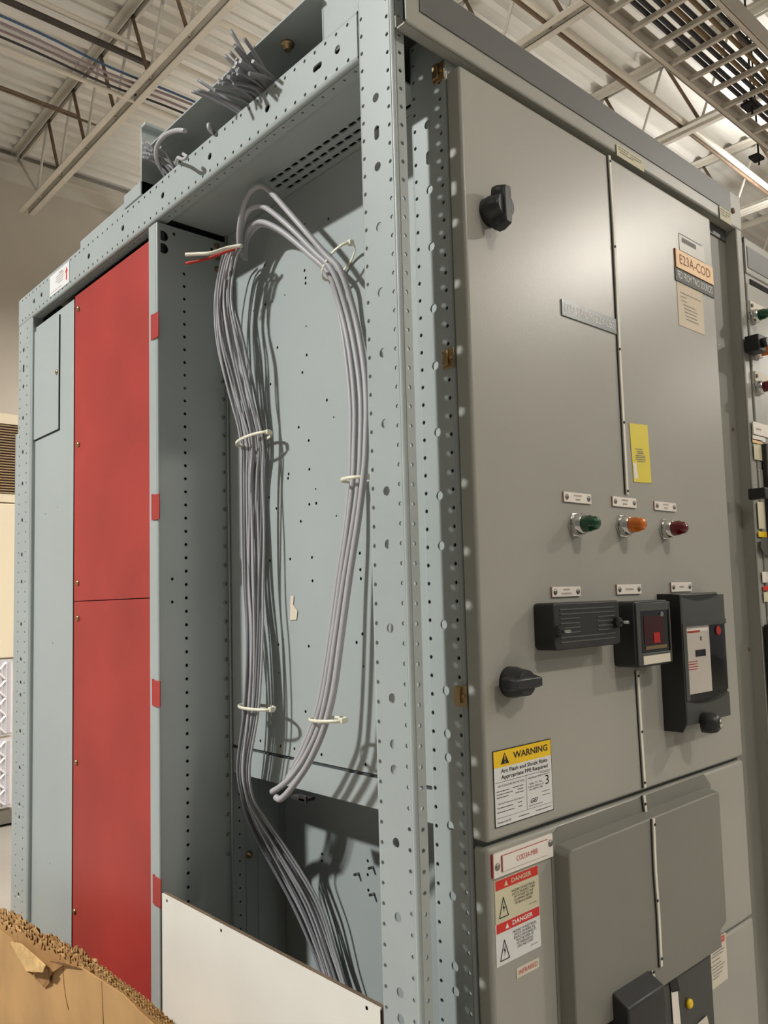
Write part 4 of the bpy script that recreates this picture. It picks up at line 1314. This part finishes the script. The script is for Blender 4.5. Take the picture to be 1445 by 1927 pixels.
# torn curls along the ragged edge
for k in range(90):
    px = rc.uniform(-5, 190)
    py = edge_at(px) + rc.uniform(0, 34)
    x = XC + .004 + .045 * (1 - (py - edge_at(px)) / 36)
    c = U('x', x, px, py)
    N = 5; w_ = rc.uniform(.004, .010); R_ = rc.uniform(.003, .008); a0 = rc.uniform(0, 6)
    vs = []
    for q in range(N):
        a = a0 + q * .6
        for s in (-1, 1):
            vs.append((c.x + R_ * math.cos(a) + s * w_ * .3, c.y + s * w_ * .8, c.z + R_ * math.sin(a)))
    MB().add(vs, [(2 * q, 2 * q + 2, 2 * q + 3, 2 * q + 1) for q in range(N - 1)]).build('torn_shred', ('cardboard_torn', 'cardboard', 'cardboard_dark')[k % 3], card)
# folded flap hanging from the tear
def flap(poly, x_off, m):
    P = [U('x', XC - x_off[i], *q) for i, q in enumerate(poly)]
    MB().add([tuple(p) for p in P] + [(p.x + .002, p.y, p.z) for p in P], [tuple(range(len(P))), tuple(range(len(P), 2 * len(P)))[::-1]] +
             [(i, (i + 1) % len(P), (i + 1) % len(P) + len(P), i + len(P)) for i in range(len(P))]).build('torn_flap', m, card)
flap([(18, 1772), (38, 1776), (66, 1800), (84, 1816), (78, 1826), (48, 1826)], [.001, .004, .012, .018, .014, .004], 'cardboard_torn')
flap([(42, 1806), (66, 1802), (84, 1818), (80, 1830), (50, 1828)], [.012, .018, .026, .024, .014], 'cardboard_torn')
flap([(64, 1836), (90, 1822), (93, 1850), (84, 1860)], [.002, .010, .006, .002], 'cardboard_dark')
flap([(90, 1808), (120, 1812), (150, 1822), (118, 1817), (98, 1830), (80, 1856)], [.006, .010, .004, .006, .010, .003], 'cardboard_dark')
mb = MB()
mb.tube([U('x', XC - .0005, *q) for q in ((118, 1818), (120, 1850), (124, 1880), (129, 1900))], .0008, 5).build('crease', 'cardboard_dark', card)
MB().tube([U('x', XC - .0004, *q) for q in ((191, 1846), (193, 1890), (195, 1940))], .0007, 5).build('crease', 'cardboard_dark', card)
MB().box((XC + .003, .10, 0), (XC + .052, 1.45, .60)).build('core', 'cardboard', card)

# ================================================================== NEIGHBOURING CABINET
nb = thing('switchgear_cabinet', 'lower neighbouring switchgear cabinet at the right edge with small indicator lamps', 'cabinet', (1.5, .7, 0))
NY = -.0225
MB().box((.9665, NY - .001, .05), (2.05, 1.4, 2.225)).build('body', 'paint_warm_lit', nb)
mb = MB()
folded(mb, 'x', [(.02, 2.158), (NY - .0035, 2.158), (NY - .0035, 2.237), (.05, 2.237)], .9665, 2.05, {}, r=.003, side=-1)
mb.build('cornice', 'paint_warm_lit', nb)
MB().box((.975, NY - .0048, 2.172), (2.04, NY - .0034, 2.218)).build('cornice_band', 'dark_paint', nb)
nd = MB().box((.9668, NY - .003, 1.78), (2.03, NY + .001, 2.138)).build('instrument_door', 'paint_warm_lit', nb, bevel=.002)
MB().box((.985, NY - .003, 2.139), (2.03, NY + .001, 2.150)).build('vent_slot', 'dark_gap', nb)
MB().box((.985, NY - .003, 1.745), (2.03, NY + .001, 1.757)).build('door_gap', 'dark_gap', nb)
ld = MB().box((.9668, NY - .003, 1.44), (2.03, NY + .001, 1.742)).build('breaker_door', 'paint_warm_lit', nb, bevel=.002)
MB().box((.985, NY - .003, 1.426), (2.03, NY + .001, 1.437)).build('door_gap', 'dark_gap', nb)
MB().box((.9668, NY - .003, .3), (2.03, NY + .001, 1.424)).build('lower_breaker_door', 'paint_warm_lit', nb, bevel=.002)
NF = NY - .003
for px, py, lens in ((1415, 597, 'green_lens'), (1421, 664, 'amber_lens'), (1424, 731, 'red_lens')):
    p = U('y', NF, px, py)
    indicator(p, lens, nb, s=.9)
for px, py in ((1412, 572), (1421, 705)):
    a = U('y', NF - .003, px, py)
    o = MB().box((a.x, NF - .003, a.z - .012), (a.x + .075, NF, a.z + .008)).build('nameplate', 'tag_beige', nb)
    MB().lathe([(.004, 0), (.004, .002)], (a.x + .006, NF - .003, a.z - .002), (0, -1, 0), 10).build('screw', 'rust', o)
p = U('y', NF, 1408, 652)
o = MB().box((p.x - .018, NF - .030, p.z - .017), (p.x + .018, NF, p.z + .017)).build('selector_switch', 'black_plastic', nb, bevel=.002)
MB().lathe([(.010, 0), (.010, .012)], (p.x, NF - .030, p.z), (0, -1, 0), 12).build('switch_knob', 'knob_plastic', o)
a = U('y', NF - .001, 1415, 793)
o = MB().box((a.x, NF - .003, a.z - .026), (a.x + .11, NF, a.z)).build('bay_nameplate', 'tag_white', nb)
mb = MB()
quad(mb, a.x + .012, a.x + .036, a.z - .016, a.z - .012, NF - .0033)
mb.build('engraving', 'ink_faint', o)
def nlab(px, py, w, h, m, nm='sticker'):
    a = U('y', NF - .001, px, py)
    return MB().box((a.x, NF - .001, a.z - h), (a.x + w, NF, a.z)).build(nm, m, nb)
nlab(1416, 818, .06, .010, 'tag_white')
nlab(1416, 825, .045, .008, 'label_orange')
nlab(1418, 835, .042, .032, 'label_cream')
nlab(1425, 944, .030, .055, 'label_cream')
nlab(1427, 1000, .04, .011, 'label_yellow')
nlab(1434, 1076, .06, .022, 'tag_white')
nlab(1436, 1103, .06, .009, 'label_red')
nlab(1437, 1114, .05, .020, 'label_cream')
a = U('y', NF - .004, 1435, 835)
o = MB().box((a.x, NF - .012, 1.46), (a.x + .30, NF, a.z)).build('breaker_window', 'black_plastic', nb, bevel=.003)
a = U('y', NF - .02, 1425, 918)
MB().box((a.x, NF - .035, a.z - .022), (a.x + .02, NF, a.z)).build('window_latch', 'knob_plastic', o, bevel=.002)
p = [U('y', NF - .006, *q) for q in ((1433, 1012), (1450, 1010), (1450, 1046), (1440, 1044), (1431, 1030))]
MB().add([tuple(q) for q in p], [(0, 1, 2, 3, 4)]).build('key_hook', 'steel', nb)
a = U('y', NF - .004, 1440, 1175)
MB().box((a.x, NF - .012, .8), (a.x + .3, NF, a.z)).build('breaker_window', 'black_plastic', nb, bevel=.003)
